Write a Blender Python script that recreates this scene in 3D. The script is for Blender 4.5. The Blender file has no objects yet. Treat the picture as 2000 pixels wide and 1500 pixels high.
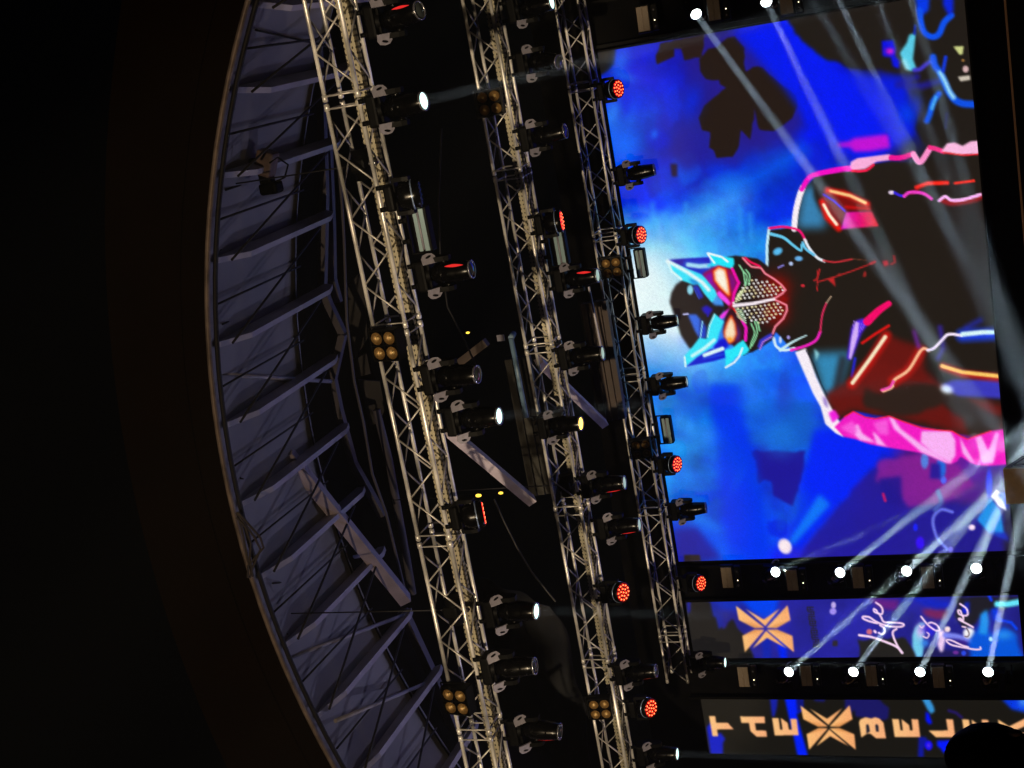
import bpy, bmesh, math, random
import numpy as np
from mathutils import Vector, Matrix
random.seed(7); RNG = np.random.default_rng(11)
SC = bpy.context.scene
COL = SC.collection
R = math.radians
# ------------------------------------------------------------------ camera solved from the stage lines
YAW, PITCH, ROLL, FPX = 0.27854226, 0.36101211, -0.08412276, 2658.5
cy_, sy_, cp_, sp_ = math.cos(YAW), math.sin(YAW), math.cos(PITCH), math.sin(PITCH)
FWD = np.array([-sy_*cp_, cy_*cp_, sp_]); RT0 = np.array([cy_, sy_, 0.0]); UP0 = np.cross(RT0, FWD)
RT = math.cos(ROLL)*RT0 + math.sin(ROLL)*UP0
UP = -math.sin(ROLL)*RT0 + math.cos(ROLL)*UP0
EYE = np.array([0.0, 0.0, 1.6])
def ray(x, y):
    return RT*(750.0 - y) + UP*(1000.0 - x) + FWD*FPX
def at(x, y, Y):                       # photo pixel -> world point on the plane at depth Y
    d = ray(x, y); return Vector(EYE + d*(Y/d[1]))
def atz(x, y, Z):                      # photo pixel -> world point at height Z
    d = ray(x, y); return Vector(EYE + d*((Z - 1.6)/d[2]))
def proj(P):
    P = np.asarray(P, float) - EYE
    u, v, w = P @ RT, P @ UP, P @ FWD
    return 1000 - v/w*FPX, 750 - u/w*FPX

# ------------------------------------------------------------------ object helpers
def tag(o, label=None, cat=None, group=None, kind=None):
    if label: o['label'] = label
    if cat: o['category'] = cat
    if group: o['group'] = group
    if kind: o['kind'] = kind
    return o
def empty(name, loc=(0, 0, 0), rot=(0, 0, 0)):
    o = bpy.data.objects.new(name, None); COL.objects.link(o)
    o.location = loc; o.rotation_euler = rot; o.empty_display_size = 0.2
    return o
def kids(o): return [c for c in bpy.data.objects if c.parent is o]
def copy_tree(o, parent=None, pairs=None):
    c = o.copy(); COL.objects.link(c); c.parent = parent
    for ch in KIDS.get(o.name, []): copy_tree(ch, c)
    KIDS[c.name] = [x for x in NEWKIDS.pop(c.name, [])]
    if parent is not None: NEWKIDS.setdefault(parent.name, []).append(c)
    return c
KIDS, NEWKIDS = {}, {}
class MB:
    """collects shapes, then links them as one mesh object"""
    def __init__(s): s.v = []; s.f = []; s.mi = []; s.sm = []
    def add(s, vs, fs, mi=0, smooth=False, M=None):
        b = len(s.v)
        for p in vs:
            p = Vector(p)
            if M is not None: p = M @ p
            s.v.append(p[:])
        for f in fs: s.f.append([b+i for i in f]); s.mi.append(mi); s.sm.append(smooth)
        return s
    def box(s, c, d, mi=0, M=None, bev=0.0):
        x, y, z = d[0]/2, d[1]/2, d[2]/2
        if bev <= 0:
            vs = [(c[0]+i*x, c[1]+j*y, c[2]+k*z) for i in (-1, 1) for j in (-1, 1) for k in (-1, 1)]
            fs = [(0,1,3,2),(4,6,7,5),(0,4,5,1),(2,3,7,6),(0,2,6,4),(1,5,7,3)]
            return s.add(vs, fs, mi, False, M)
        bm = bmesh.new(); bmesh.ops.create_cube(bm, size=1.0)
        for v in bm.verts: v.co = Vector((v.co.x*d[0], v.co.y*d[1], v.co.z*d[2]))
        bmesh.ops.bevel(bm, geom=list(bm.edges), offset=min(bev, min(d)*0.45), segments=2, affect='EDGES', profile=0.5)
        bm.verts.index_update()
        vs = [(v.co.x+c[0], v.co.y+c[1], v.co.z+c[2]) for v in bm.verts]
        fs = [[v.index for v in f.verts] for f in bm.faces]; bm.free()
        return s.add(vs, fs, mi, False, M)
    def tube(s, a, b, r, n=8, r2=None, mi=0, caps=True, smooth=True):
        a, b = Vector(a), Vector(b); d = b-a
        if d.length < 1e-6: return s
        q = d.to_track_quat('Z', 'Y'); r2 = r if r2 is None else r2
        vs = []
        for (p, rr) in ((a, r), (b, r2)):
            for i in range(n):
                t = 2*math.pi*i/n; vs.append(p + q @ Vector((rr*math.cos(t), rr*math.sin(t), 0)))
        fs = [(i, (i+1) % n, n+(i+1) % n, n+i) for i in range(n)]
        b0 = len(s.v); s.add(vs, fs, mi, smooth)
        if caps:
            s.f.append([b0+i for i in reversed(range(n))]); s.f.append([b0+n+i for i in range(n)])
            s.mi += [mi, mi]; s.sm += [False, False]
        return s
    def path(s, pts, r, n=6, mi=0):
        pts = [Vector(p) for p in pts]; rings = []
        for i, p in enumerate(pts):
            d = (pts[min(i+1, len(pts)-1)] - pts[max(i-1, 0)]).normalized(); q = d.to_track_quat('Z', 'Y')
            rings.append([p + q @ Vector((r*math.cos(2*math.pi*k/n), r*math.sin(2*math.pi*k/n), 0)) for k in range(n)])
        vs = [v for g in rings for v in g]
        fs = [(i*n+k, i*n+(k+1) % n, (i+1)*n+(k+1) % n, (i+1)*n+k) for i in range(len(pts)-1) for k in range(n)]
        return s.add(vs, fs, mi, True)
    def bar(s, a, b, w, h, up=(0, 0, 1), mi=0):
        a, b = Vector(a), Vector(b); z = (b-a).normalized(); x = Vector(up).cross(z)
        if x.length < 1e-4: x = Vector((1, 0, 0)).cross(z)
        x.normalize(); y = z.cross(x)
        vs = [p + x*(i*w/2) + y*(j*h/2) for p in (a, b) for i, j in ((-1,-1),(1,-1),(1,1),(-1,1))]
        return s.add(vs, [(0,3,2,1),(4,5,6,7),(0,1,5,4),(1,2,6,5),(2,3,7,6),(3,0,4,7)], mi)
    def lathe(s, prof, n=24, M=None, mi=0, smooth=True, cap0=False, cap1=False):
        vs = [(r*math.cos(2*math.pi*i/n), r*math.sin(2*math.pi*i/n), z) for r, z in prof for i in range(n)]
        fs = [(k*n+i, k*n+(i+1) % n, (k+1)*n+(i+1) % n, (k+1)*n+i) for k in range(len(prof)-1) for i in range(n)]
        s.add(vs, fs, mi, smooth, M)
        b0 = len(s.v)-len(vs)
        if cap0: s.f.append([b0+i for i in reversed(range(n))]); s.mi.append(mi); s.sm.append(False)
        if cap1: s.f.append([b0+(len(prof)-1)*n+i for i in range(n)]); s.mi.append(mi); s.sm.append(False)
        return s
    def disc(s, c, r, n=24, mi=0, M=None, flip=True):
        vs = [(c[0]+r*math.cos(2*math.pi*i/n), c[1]+r*math.sin(2*math.pi*i/n), c[2]) for i in range(n)]
        f = list(range(n)); return s.add(vs, [f[::-1] if flip else f], mi, False, M)
    def prism(s, pts, t, M=None, mi=0):                # outline in XZ, thickness t along Y
        n = len(pts)
        vs = [(x, -t/2, z) for x, z in pts] + [(x, t/2, z) for x, z in pts]
        fs = [list(range(n)), list(range(2*n-1, n-1, -1))] + [(i, i+n, (i+1) % n+n, (i+1) % n) for i in range(n)]
        return s.add(vs, fs, mi, False, M)
    def build(s, name, mats, parent=None, loc=None, rot=None):
        me = bpy.data.meshes.new(name); me.from_pydata([tuple(v) for v in s.v], [], s.f)
        for m in (mats if isinstance(mats, (list, tuple)) else [mats]): me.materials.append(m)
        me.polygons.foreach_set('material_index', s.mi); me.polygons.foreach_set('use_smooth', s.sm)
        bm = bmesh.new(); bm.from_mesh(me); bmesh.ops.recalc_face_normals(bm, faces=bm.faces); bm.to_mesh(me); bm.free()
        me.update()
        o = bpy.data.objects.new(name, me); COL.objects.link(o)
        if parent is not None:
            o.parent = parent; KIDS.setdefault(parent.name, []).append(o)
        if loc is not None: o.location = loc
        if rot is not None: o.rotation_euler = rot
        return o

# ------------------------------------------------------------------ materials (all node based)
def lin(c):
    c = [x/255.0 for x in c]
    return [x/12.92 if x <= 0.04045 else ((x+0.055)/1.055)**2.4 for x in c]
def mat(name, col, rough=0.5, metal=0.0, noise=0.0, nscale=8.0, bump=0.0, spec=0.5, coat=0.0):
    m = bpy.data.materials.new(name); m.use_nodes = True
    nt = m.node_tree; b = nt.nodes['Principled BSDF']
    b.inputs['Base Color'].default_value = (*col, 1); b.inputs['Roughness'].default_value = rough
    b.inputs['Metallic'].default_value = metal; b.inputs['Specular IOR Level'].default_value = spec
    b.inputs['Coat Weight'].default_value = coat
    if noise > 0 or bump > 0:
        tc = nt.nodes.new('ShaderNodeTexCoord'); nz = nt.nodes.new('ShaderNodeTexNoise')
        nz.inputs['Scale'].default_value = nscale; nz.inputs['Detail'].default_value = 5
        nt.links.new(tc.outputs['Object'], nz.inputs['Vector'])
        if noise > 0:
            mr = nt.nodes.new('ShaderNodeMapRange'); mr.inputs[1].default_value = 0.3; mr.inputs[2].default_value = 0.7
            mr.inputs[3].default_value = 1-noise; mr.inputs[4].default_value = 1+noise
            mx = nt.nodes.new('ShaderNodeVectorMath'); mx.operation = 'SCALE'; mx.inputs[0].default_value = col
            nt.links.new(nz.outputs['Fac'], mr.inputs[0]); nt.links.new(mr.outputs[0], mx.inputs['Scale'])
            nt.links.new(mx.outputs[0], b.inputs['Base Color'])
            m2 = nt.nodes.new('ShaderNodeMapRange'); m2.inputs[3].default_value = max(0.05, rough-0.15); m2.inputs[4].default_value = min(1, rough+0.15)
            nt.links.new(nz.outputs['Fac'], m2.inputs[0]); nt.links.new(m2.outputs[0], b.inputs['Roughness'])
        if bump > 0:
            bp = nt.nodes.new('ShaderNodeBump'); bp.inputs['Strength'].default_value = bump; bp.inputs['Distance'].default_value = 0.02
            nt.links.new(nz.outputs['Fac'], bp.inputs['Height']); nt.links.new(bp.outputs[0], b.inputs['Normal'])
    return m
def emat(name, col, strength, base=(0.02, 0.02, 0.02)):
    m = bpy.data.materials.new(name); m.use_nodes = True
    b = m.node_tree.nodes['Principled BSDF']; b.inputs['Base Color'].default_value = (*base, 1)
    b.inputs['Roughness'].default_value = 0.25
    b.inputs['Emission Color'].default_value = (*col, 1); b.inputs['Emission Strength'].default_value = strength
    return m
P_SKY, P_SUN, P_LED, P_BEAM, P_HAZE = 0.0001, 0.01, 1.0, 310.0, 0.0008
P_UP = 640.0; P_FOH = 43000.0
# ------------------------------------------------------------------ pictures shown on the LED walls
# the video content is drawn as vector shapes on a grid of LED samples; x, y run along the wall's own height and width
PX0, PY0, PW, PH = 1150, -140, 1000, 1680
CAN = np.zeros((PH, PW, 3)); CAN[:] = (20, 18, 90)
def _blur(a, r):
    r = int(round(r))
    if r < 1: return a
    for _ in range(2):
        for ax in (0, 1):
            p = np.pad(a, [(r+1, r) if i == ax else (0, 0) for i in range(a.ndim)], mode='edge')
            c = np.cumsum(p, axis=ax); n = a.shape[ax]
            hi = np.take(c, range(2*r+1, 2*r+1+n), axis=ax); lo = np.take(c, range(0, n), axis=ax)
            a = (hi-lo)/(2*r+1)
    return a
def _comp(x0, y0, mask, col):
    h, w = mask.shape
    sl = CAN[y0:y0+h, x0:x0+w]
    sl[:] = sl*(1-mask[..., None]) + np.asarray(col, float)*mask[..., None]
def _win(xs, ys, pad):
    x0 = max(0, int(min(xs)-PX0-pad)); x1 = min(PW, int(max(xs)-PX0+pad)+2)
    y0 = max(0, int(min(ys)-PY0-pad)); y1 = min(PH, int(max(ys)-PY0+pad)+2)
    return x0, x1, y0, y1
def poly(pts, col, blur=0.7, a=1.0, col2=None):
    xs = [p[0] for p in pts]; ys = [p[1] for p in pts]
    x0, x1, y0, y1 = _win(xs, ys, blur*3+3)
    if x1 <= x0 or y1 <= y0: return
    acc = np.zeros((y1-y0, x1-x0))
    for ox, oy in ((.25, .25), (.75, .25), (.25, .75), (.75, .75)):
        X, Y = np.meshgrid(np.arange(x0, x1)+PX0+ox-.5, np.arange(y0, y1)+PY0+oy-.5)
        ins = np.zeros(X.shape, bool); n = len(pts)
        for i in range(n):
            (ax, ay), (bx, by) = pts[i], pts[(i+1) % n]
            if ay == by: continue
            c = ((ay > Y) != (by > Y)) & (X < (bx-ax)*(Y-ay)/(by-ay)+ax); ins ^= c
        acc += ins
    m = _blur(acc/4, blur)*a
    if col2 is not None:                  # colour runs along x
        t = np.clip((np.arange(x0, x1)+PX0-min(xs))/max(1, max(xs)-min(xs)), 0, 1)[None, :, None]
        cc = np.asarray(col, float)*(1-t)+np.asarray(col2, float)*t
    else: cc = col
    _comp(x0, y0, m, cc)
def stroke(pts, w, col, soft=0.8, a=1.0, w2=None, closed=False):
    pts = list(pts) + ([pts[0]] if closed else [])
    w2 = w if w2 is None else w2
    x0, x1, y0, y1 = _win([p[0] for p in pts], [p[1] for p in pts], max(w, w2)+soft*3+2)
    if x1 <= x0 or y1 <= y0: return
    X, Y = np.meshgrid(np.arange(x0, x1)+PX0, np.arange(y0, y1)+PY0)
    D = np.full(X.shape, 1e9); n = len(pts)-1
    for i in range(n):
        (ax, ay), (bx, by) = pts[i], pts[i+1]; dx, dy = bx-ax, by-ay
        t = np.clip(((X-ax)*dx+(Y-ay)*dy)/max(1e-6, dx*dx+dy*dy), 0, 1)
        ww = w + (w2-w)*((i+t)/n)
        D = np.minimum(D, np.hypot(X-ax-t*dx, Y-ay-t*dy)-ww/2)
    _comp(x0, y0, np.clip(0.5-D/(2*soft), 0, 1)*a, col)
def curve(pts, w, col, **k):              # smooth stroke through the points
    P = [np.array(p, float) for p in pts]; P = [2*P[0]-P[1]]+P+[2*P[-1]-P[-2]]; out = []
    for i in range(1, len(P)-2):
        for t in np.linspace(0, 1, 7)[:-1]:
            a, b, c, d = P[i-1], P[i], P[i+1], P[i+2]
            out.append(tuple(0.5*((2*b)+(c-a)*t+(2*a-5*b+4*c-d)*t*t+(3*b-a-3*c+d)*t**3)))
    out.append(tuple(P[-2])); stroke(out, w, col, **k)
def blob(x, y, rx, ry, col, a=1.0, rot=0.0, hard=1.0):
    r = max(rx, ry)*2.6
    x0, x1, y0, y1 = _win([x-r, x+r], [y-r, y+r], 0)
    if x1 <= x0 or y1 <= y0: return
    X, Y = np.meshgrid(np.arange(x0, x1)+PX0-x, np.arange(y0, y1)+PY0-y)
    c, s = math.cos(rot), math.sin(rot); U = (X*c+Y*s)/rx; V = (-X*s+Y*c)/ry
    q = U*U+V*V
    _comp(x0, y0, np.exp(-q**hard)*a, col)
def dot(x, y, rx, col, ry=None, a=1.0, rot=0.0): blob(x, y, rx, ry or rx, col, a, rot, 3.0)
def fbm(h, w, cell, oct=4, seed=1):
    g = np.random.default_rng(seed); out = np.zeros((h, w)); amp = 1.0; tot = 0
    for o in range(oct):
        c = max(2, cell/2**o); gh, gw = int(h/c)+3, int(w/c)+3; G = g.random((gh, gw))
        yy = np.arange(h)/c; xx = np.arange(w)/c; yi = yy.astype(int); xi = xx.astype(int)
        fy = (yy-yi)[:, None]; fx = (xx-xi)[None, :]; fy = fy*fy*(3-2*fy); fx = fx*fx*(3-2*fx)
        A = G[yi][:, xi]; B = G[yi][:, xi+1]; C = G[yi+1][:, xi]; D = G[yi+1][:, xi+1]
        out += amp*((A*(1-fx)+B*fx)*(1-fy)+(C*(1-fx)+D*fx)*fy); tot += amp; amp *= .5
    return out/tot

DARK = (34, 28, 23)
# ---- blue sky of the main wall: a coarse colour field, then cloud noise
GX = [1170, 1230, 1300, 1370, 1440, 1510, 1580, 1650, 1720, 1800, 1980]
GY = [-60, 60, 150, 250, 330, 400, 470, 540, 610, 700, 780, 860, 940, 1010, 1090]
F = {  # rows along the width (photo y), colours along the height (photo x)
 -60: [(14,24,190),(14,24,190),(20,24,180),(30,24,130),(10,30,230),(0,28,240),(14,24,200),(34,30,40),(36,30,26),(36,30,26),(36,30,26)],
 60:  [(10,40,215),(10,36,210),(30,26,150),(36,26,90),(20,30,200),(0,30,245),(8,30,225),(30,28,60),(36,30,26),(36,30,26),(36,30,26)],
 150: [(14,50,220),(24,36,190),(18,34,205),(34,28,140),(34,28,120),(20,28,170),(0,28,240),(4,26,220),(30,28,90),(36,30,30),(34,30,26)],
 250: [(0,90,235),(0,78,235),(18,34,190),(34,30,120),(34,28,110),(30,28,140),(2,26,225),(0,24,235),(6,26,210),(34,30,40),(34,30,26)],
 330: [(30,100,235),(8,60,220),(24,34,185),(24,36,190),(4,60,230),(0,64,235),(2,40,225),(8,34,215),(30,30,120),(34,30,26),(34,30,26)],
 400: [(10,60,215),(4,40,215),(2,60,228),(16,110,236),(8,92,236),(2,54,228),(2,50,225),(34,30,24),(34,30,24),(34,30,24),(34,30,24)],
 470: [(90,170,240),(70,170,240),(90,190,242),(70,170,238),(50,150,236),(30,130,236),(40,150,230),(34,30,24),(34,30,24),(34,30,24),(34,30,24)],
 540: [(235,250,252),(225,248,252),(150,220,245),(70,175,240),(50,160,236),(36,140,236),(34,30,24),(34,30,24),(34,30,24),(34,30,24),(34,30,24)],
 610: [(240,252,252),(232,250,252),(225,248,250),(60,120,220),(40,140,236),(36,120,236),(34,30,24),(34,30,24),(34,30,24),(34,30,24),(34,30,24)],
 700: [(40,110,225),(60,140,235),(70,150,236),(60,150,238),(46,140,238),(40,120,236),(36,100,230),(34,30,24),(34,30,24),(34,30,24),(34,30,24)],
 780: [(30,120,220),(16,110,220),(6,110,215),(4,84,228),(4,60,236),(24,100,222),(20,80,225),(8,50,235),(34,30,24),(34,30,24),(34,30,24)],
 860: [(40,150,240),(50,160,242),(40,140,240),(20,120,225),(4,74,230),(16,88,205),(22,90,195),(2,40,236),(4,34,230),(120,30,150),(60,30,150)],
 940: [(40,150,240),(40,150,240),(30,130,238),(14,110,230),(4,80,228),(30,40,170),(8,60,225),(2,36,235),(60,26,150),(110,30,150),(60,36,120)],
 1010:[(20,100,230),(26,110,232),(30,120,236),(14,90,232),(6,70,235),(16,70,215),(20,60,215),(26,34,190),(38,28,155),(40,28,140),(46,40,80)],
 1090:[(34,30,120),(34,30,120),(36,30,130),(20,50,190),(4,90,238),(20,40,215),(44,34,190),(40,34,170),(46,38,160),(44,36,120),(34,30,30)],
}
xs_ = np.arange(PW)+PX0; ys_ = np.arange(PH)+PY0
G = np.array([[F[y][i] for i in range(len(GX))] for y in GY], float)
tmp = np.stack([[np.interp(xs_, GX, G[j, :, c]) for j in range(len(GY))] for c in range(3)], -1)
# warp the field with noise so that no cell edge shows
wx = (fbm(PH, PW, 90, 4, 3)-.5)*110; wy = (fbm(PH, PW, 90, 4, 4)-.5)*110
YY, XX = np.meshgrid(np.arange(PH), np.arange(PW), indexing='ij')
yq = np.clip(YY+wy, 0, PH-1)+PY0; xq = np.clip(XX+wx, 0, PW-1).astype(int)
jf = np.interp(yq.ravel(), GY, np.arange(len(GY))).reshape(yq.shape); j0 = np.clip(jf.astype(int), 0, len(GY)-2); tf = (jf-j0)
tf = (tf*tf*(3-2*tf))[..., None]
CAN[:] = tmp[j0, xq]*(1-tf)+tmp[j0+1, xq]*tf
cl = fbm(PH, PW, 70, 5, 8); st = fbm(PH, PW, 26, 3, 9)
CAN *= (0.72+0.56*cl)[..., None]; CAN[..., 1] *= (0.80+0.4*st)
# hard-edged dark patches of the video's compression
def rough(pts, col, seed, amp=5, blur=1.2, a=1.0):
    g = np.random.default_rng(seed); out = []
    for i in range(len(pts)):
        (ax, ay), (bx, by) = pts[i], pts[(i+1) % len(pts)]; n = max(1, int(math.hypot(bx-ax, by-ay)/9))
        for k in range(n):
            t = k/n; out.append((ax+(bx-ax)*t+g.uniform(-amp, amp)*.5, ay+(by-ay)*t+g.uniform(-amp, amp)*.5))
    poly(out, col, blur, a)
gm = np.random.default_rng(77)
for k in range(46):
    x = gm.uniform(1190, 1600); y = gm.uniform(60, 420) if k % 2 else gm.uniform(720, 1090); wv, hv = gm.uniform(8, 34), gm.uniform(10, 44)
    c = [(34,34,165),(2,54,236),(16,100,238),(40,40,190),(24,84,205),(6,30,215)][gm.integers(6)]
    rough([(x-wv, y-hv*.6), (x+wv*.3, y-hv), (x+wv, y-hv*.2), (x+wv*.8, y+hv*.7), (x-wv*.2, y+hv), (x-wv*.9, y+hv*.4)], c, 200+k, 7, gm.uniform(1.5, 6), gm.uniform(.25, .55))
rough([(1362,70),(1470,60),(1500,120),(1560,180),(1572,240),(1520,285),(1470,300),(1440,330),(1390,325),(1330,330),(1300,290),(1330,250),(1350,200),(1345,150),(1340,110)], (40,30,140), 1, 14, 9, .8)
rough([(1290,85),(1376,66),(1374,90),(1370,112),(1336,117),(1330,95),(1316,95),(1316,110),(1300,118),(1283,127),(1280,108)], (42,28,26), 2, 3)
rough([(1384,96),(1400,92),(1420,75),(1435,72),(1454,92),(1455,140),(1472,130),(1490,131),(1510,152),(1555,187),(1557,207),(1547,232),(1510,257),(1482,252),(1475,212),(1465,272),(1447,255),(1442,292),(1432,306),(1400,309),(1394,295),(1385,287),(1386,257),(1370,255),(1365,230),(1375,207),(1417,172),(1407,165),(1405,157),(1380,155),(1366,140),(1367,115)], (38,27,22), 3, 3)
poly([(1166,90),(1203,96),(1200,125),(1188,138),(1172,148),(1164,150)], (30,26,24), 2)
poly([(1309,320),(1323,320),(1323,345),(1312,345)], (40,26,60), 2)
for (x, y, rx, ry, c, a) in [(1220,285,34,40,(0,108,245),.9),(1278,262,8,10,(10,110,245),.7),(1196,222,14,28,(40,130,240),.8),(1212,120,16,30,(30,110,235),.7),(1222,150,24,10,(40,110,230),.6),(1350,200,20,36,(0,48,245),.6),(1250,200,30,26,(0,60,240),.6),(1300,170,20,20,(10,40,225),.5)]: blob(x, y, rx, ry, c, a, .3)
# deep blue ray from the upper edge, dark field beside it
poly([(1432,60),(1526,44),(1640,140),(1770,150),(1790,260),(1700,320),(1600,270),(1530,170)], (0,30,240), 8, .85)
rough([(1532,30),(1560,72),(1600,110),(1640,125),(1660,135),(1712,135),(1750,140),(1787,142),(1806,170),(1796,200),(1788,250),(1802,275),(1816,290),(1990,290),(1990,-120),(1500,-120)], (33,28,24), 5, 4, 3)
stroke([(1790,150),(1755,165),(1800,168),(1830,160)], 14, (34,30,150), 5, .8); blob(1772,222,20,20,(0,70,230),.8); blob(1790,205,12,20,(10,40,200),.7)
poly([(1633,279),(1660,276),(1665,270),(1735,261),(1739,289),(1700,296),(1668,297),(1660,288),(1636,288)], (205,22,212), 4, .95)
curve([(1422,365),(1480,345),(1530,315),(1560,300)], 34, (0,104,242), soft=16, a=.6)
curve([(1190,520),(1280,490),(1350,440),(1430,390)], 60, (130,205,245), soft=34, a=.45)
for i, (x, y, l) in enumerate([(1275,400,60),(1410,395,60),(1445,410,60),(1465,420,50),(1300,420,50),(1340,400,40)]):
    stroke([(x, y), (x+3, y+l)], 10, (60,165,240), 6, .5)
blob(1265,545,60,60,(244,252,252),.95); blob(1275,640,56,60,(240,252,252),.95,0,1.3); blob(1330,520,46,26,(150,222,248),.6); blob(1330,690,60,30,(205,235,248),.55,.5)
curve([(1270,670),(1320,715),(1390,740),(1460,748)], 40, (80,165,240), soft=24, a=.5)
# lower blue smoke and rays
poly([(1385,752),(1440,752),(1472,870),(1502,1092),(1425,1092),(1410,950)], (0,58,238), 8, .8)
poly([(1442,790),(1588,785),(1578,875),(1470,868)], (22,96,205), 6, .7)
rough([(1467,880),(1573,882),(1568,930),(1548,988),(1512,968),(1505,940),(1492,936),(1480,948),(1476,900)], (33,24,148), 7, 4, 1.5, .95)
for (x, y, rx, ry, c, a) in [(1345,835,40,20,(60,160,248),.7),(1390,850,26,22,(50,140,246),.6),(1320,870,30,16,(60,170,248),.6),(1340,930,34,20,(40,140,244),.6),(1370,1020,40,16,(50,150,248),.6),(1300,790,18,26,(20,110,170),.5),(1310,1000,30,30,(20,100,235),.5)]: blob(x, y, rx, ry, c, a, .5)
poly([(1345,1015),(1375,1020),(1470,1092),(1410,1092)], (6,90,240), 8, .7)
poly([(1322,1035),(1360,1030),(1410,1092),(1324,1098)], (40,32,150), 6, .8); rough([(1335,1084),(1366,1084),(1368,1096),(1335,1098)], (46,36,40), 4, 2)
poly([(1545,1062),(1558,1000),(1580,880),(1592,838),(1730,862),(1712,905),(1640,980),(1562,1076)], (0,40,242), 6, .95)
poly([(1538,1060),(1550,1064),(1622,985),(1600,965)], (20,130,245), 5, .9)
rough([(1640,985),(1715,905),(1750,985),(1900,985),(1960,960),(1960,1100),(1560,1095),(1570,1075)], (36,28,150), 9, 5, 4, .85)
rough([(1715,900),(1800,885),(1872,908),(1905,950),(1830,985),(1775,992),(1740,945),(1712,940)], (140,36,150), 10, 5, 4, .85)
poly([(1715,935),(1760,930),(1762,985),(1730,985)], (34,24,140), 4, .9); stroke([(1725,965),(1729,978)], 5, (190,30,110), 2)
blob(1533,1067,13,16,(255,236,242),1,-.5,4)
for (x, y, rx, ry, c) in [(1806,900,8,16,(90,130,220)),(1838,915,10,22,(40,110,220)),(1843,938,6,8,(90,110,240)),(1788,1030,5,8,(30,40,240)),(1797,1060,9,13,(60,20,240)),(1932,945,7,30,(50,60,240)),(1898,1030,7,6,(250,230,240)),(1857,1073,5,6,(120,110,230))]: dot(x, y, rx, c, ry)
poly([(1818,905),(1836,905),(1838,935),(1816,935)], (44,28,150), 3)
curve([(1860,1000),(1840,995),(1826,1005),(1822,1020),(1828,1045),(1838,1060),(1850,1072)], 6, (110,120,225), soft=2)
curve([(1832,960),(1838,980),(1826,995)], 9, (90,120,190), soft=3, a=.8)
for k in range(30):
    x, y = gm.uniform(1270, 1580), gm.uniform(750, 1000); blob(x, y, gm.uniform(8, 36), gm.uniform(12, 40), [(26,112,200),(18,88,190),(44,140,230),(34,60,180)][gm.integers(4)], gm.uniform(.2, .45), gm.uniform(-1, 1), 1.6)
poly([(1385,752),(1440,752),(1472,870),(1502,1092),(1425,1092),(1410,950)], (0,56,232), 10, .55)
blob(1300,560,70,80,(215,242,250),.5); blob(1380,470,70,40,(60,165,240),.4,.4); blob(1420,720,60,30,(50,150,236),.4,.3)
# ---- the masked performer
BODY = [(1595,345),(1640,333),(1690,322),(1740,316),(1790,318),(1806,316),(1990,296),(1990,846),(1955,850),(1895,850),(1860,845),(1800,832),(1740,815),(1670,803),(1640,822),(1615,790),(1596,740),(1572,690),(1545,682),(1522,655),(1506,640),(1500,560),(1500,450),(1550,444),(1565,372)]
poly(BODY, DARK, 1.2)
poly([(1566,372),(1590,356),(1612,420),(1612,446),(1556,446)], (66,150,205), 9, .85); poly([(1590,345),(1606,340),(1606,420),(1590,385)], DARK, 4)
poly([(1585,690),(1662,686),(1640,762),(1612,790),(1600,742)], (60,158,210), 9, .85); poly([(1590,680),(1600,690),(1594,706)], (150,215,225), 2)
poly([(1640,690),(1655,700),(1640,770),(1624,770)], (40,36,40), 5, .8)
rough([(1610,770),(1650,750),(1700,700),(1720,650),(1800,680),(1806,720),(1852,765),(1960,790),(1960,838),(1900,850),(1860,842),(1740,812),(1670,803),(1632,815)], (105,22,18), 21, 6, 6, .95)
rough([(1690,757),(1720,768),(1770,745),(1830,752),(1880,772),(1930,805),(1962,815),(1950,842),(1892,848),(1884,822),(1840,790),(1780,812),(1736,808),(1690,797),(1684,778)], (44,34,28), 22, 5, 4, .95)
rough([(1700,700),(1760,720),(1800,745),(1735,755),(1690,745)], (110,24,20), 23, 5, 6, .7)
poly([(1838,752),(1860,742),(1990,738),(1990,780),(1900,776),(1870,774)], (62,60,185), 3); blob(1849,760,13,9,(225,238,255),1,.3,1.6)
# cloak rim
curve([(1551,447),(1554,415),(1561,385),(1568,366)], 11, (250,240,248)); curve([(1566,370),(1578,350),(1592,341),(1640,331),(1664,329)], 9, (240,16,196), w2=11)
poly([(1662,316),(1675,309),(1738,301),(1742,312),(1712,316),(1690,330),(1666,334),(1660,326)], (252,180,222), 1.2)
curve([(1664,334),(1690,333),(1706,322)], 5, (240,30,80)); curve([(1740,308),(1760,308),(1784,300)], 10, (236,26,150)); curve([(1784,301),(1794,316),(1802,312),(1816,290)], 11, (252,150,205))
curve([(1816,288),(1826,290),(1842,296)], 9, (236,40,130)); poly([(1838,296),(1850,280),(1865,278),(1880,285),(1896,276),(1990,270),(1990,296),(1880,302),(1850,298)], (252,190,226), 1); stroke([(1842,298),(1880,303),(1985,297)], 3, (230,30,50))
poly([(1553,688),(1574,680),(1594,736),(1612,775),(1634,815),(1646,832),(1640,836),(1648,854),(1632,846),(1612,828),(1603,795),(1588,768)], (250,240,250), .8)
poly([(1606,772),(1614,780),(1618,798),(1610,790)], (150,120,200), 2); poly([(1618,806),(1630,800),(1640,815),(1626,826)], (240,40,220), 1.5)
stroke([(1574,684),(1590,712),(1604,750),(1616,772)], 1.6, (20,20,40))
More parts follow.
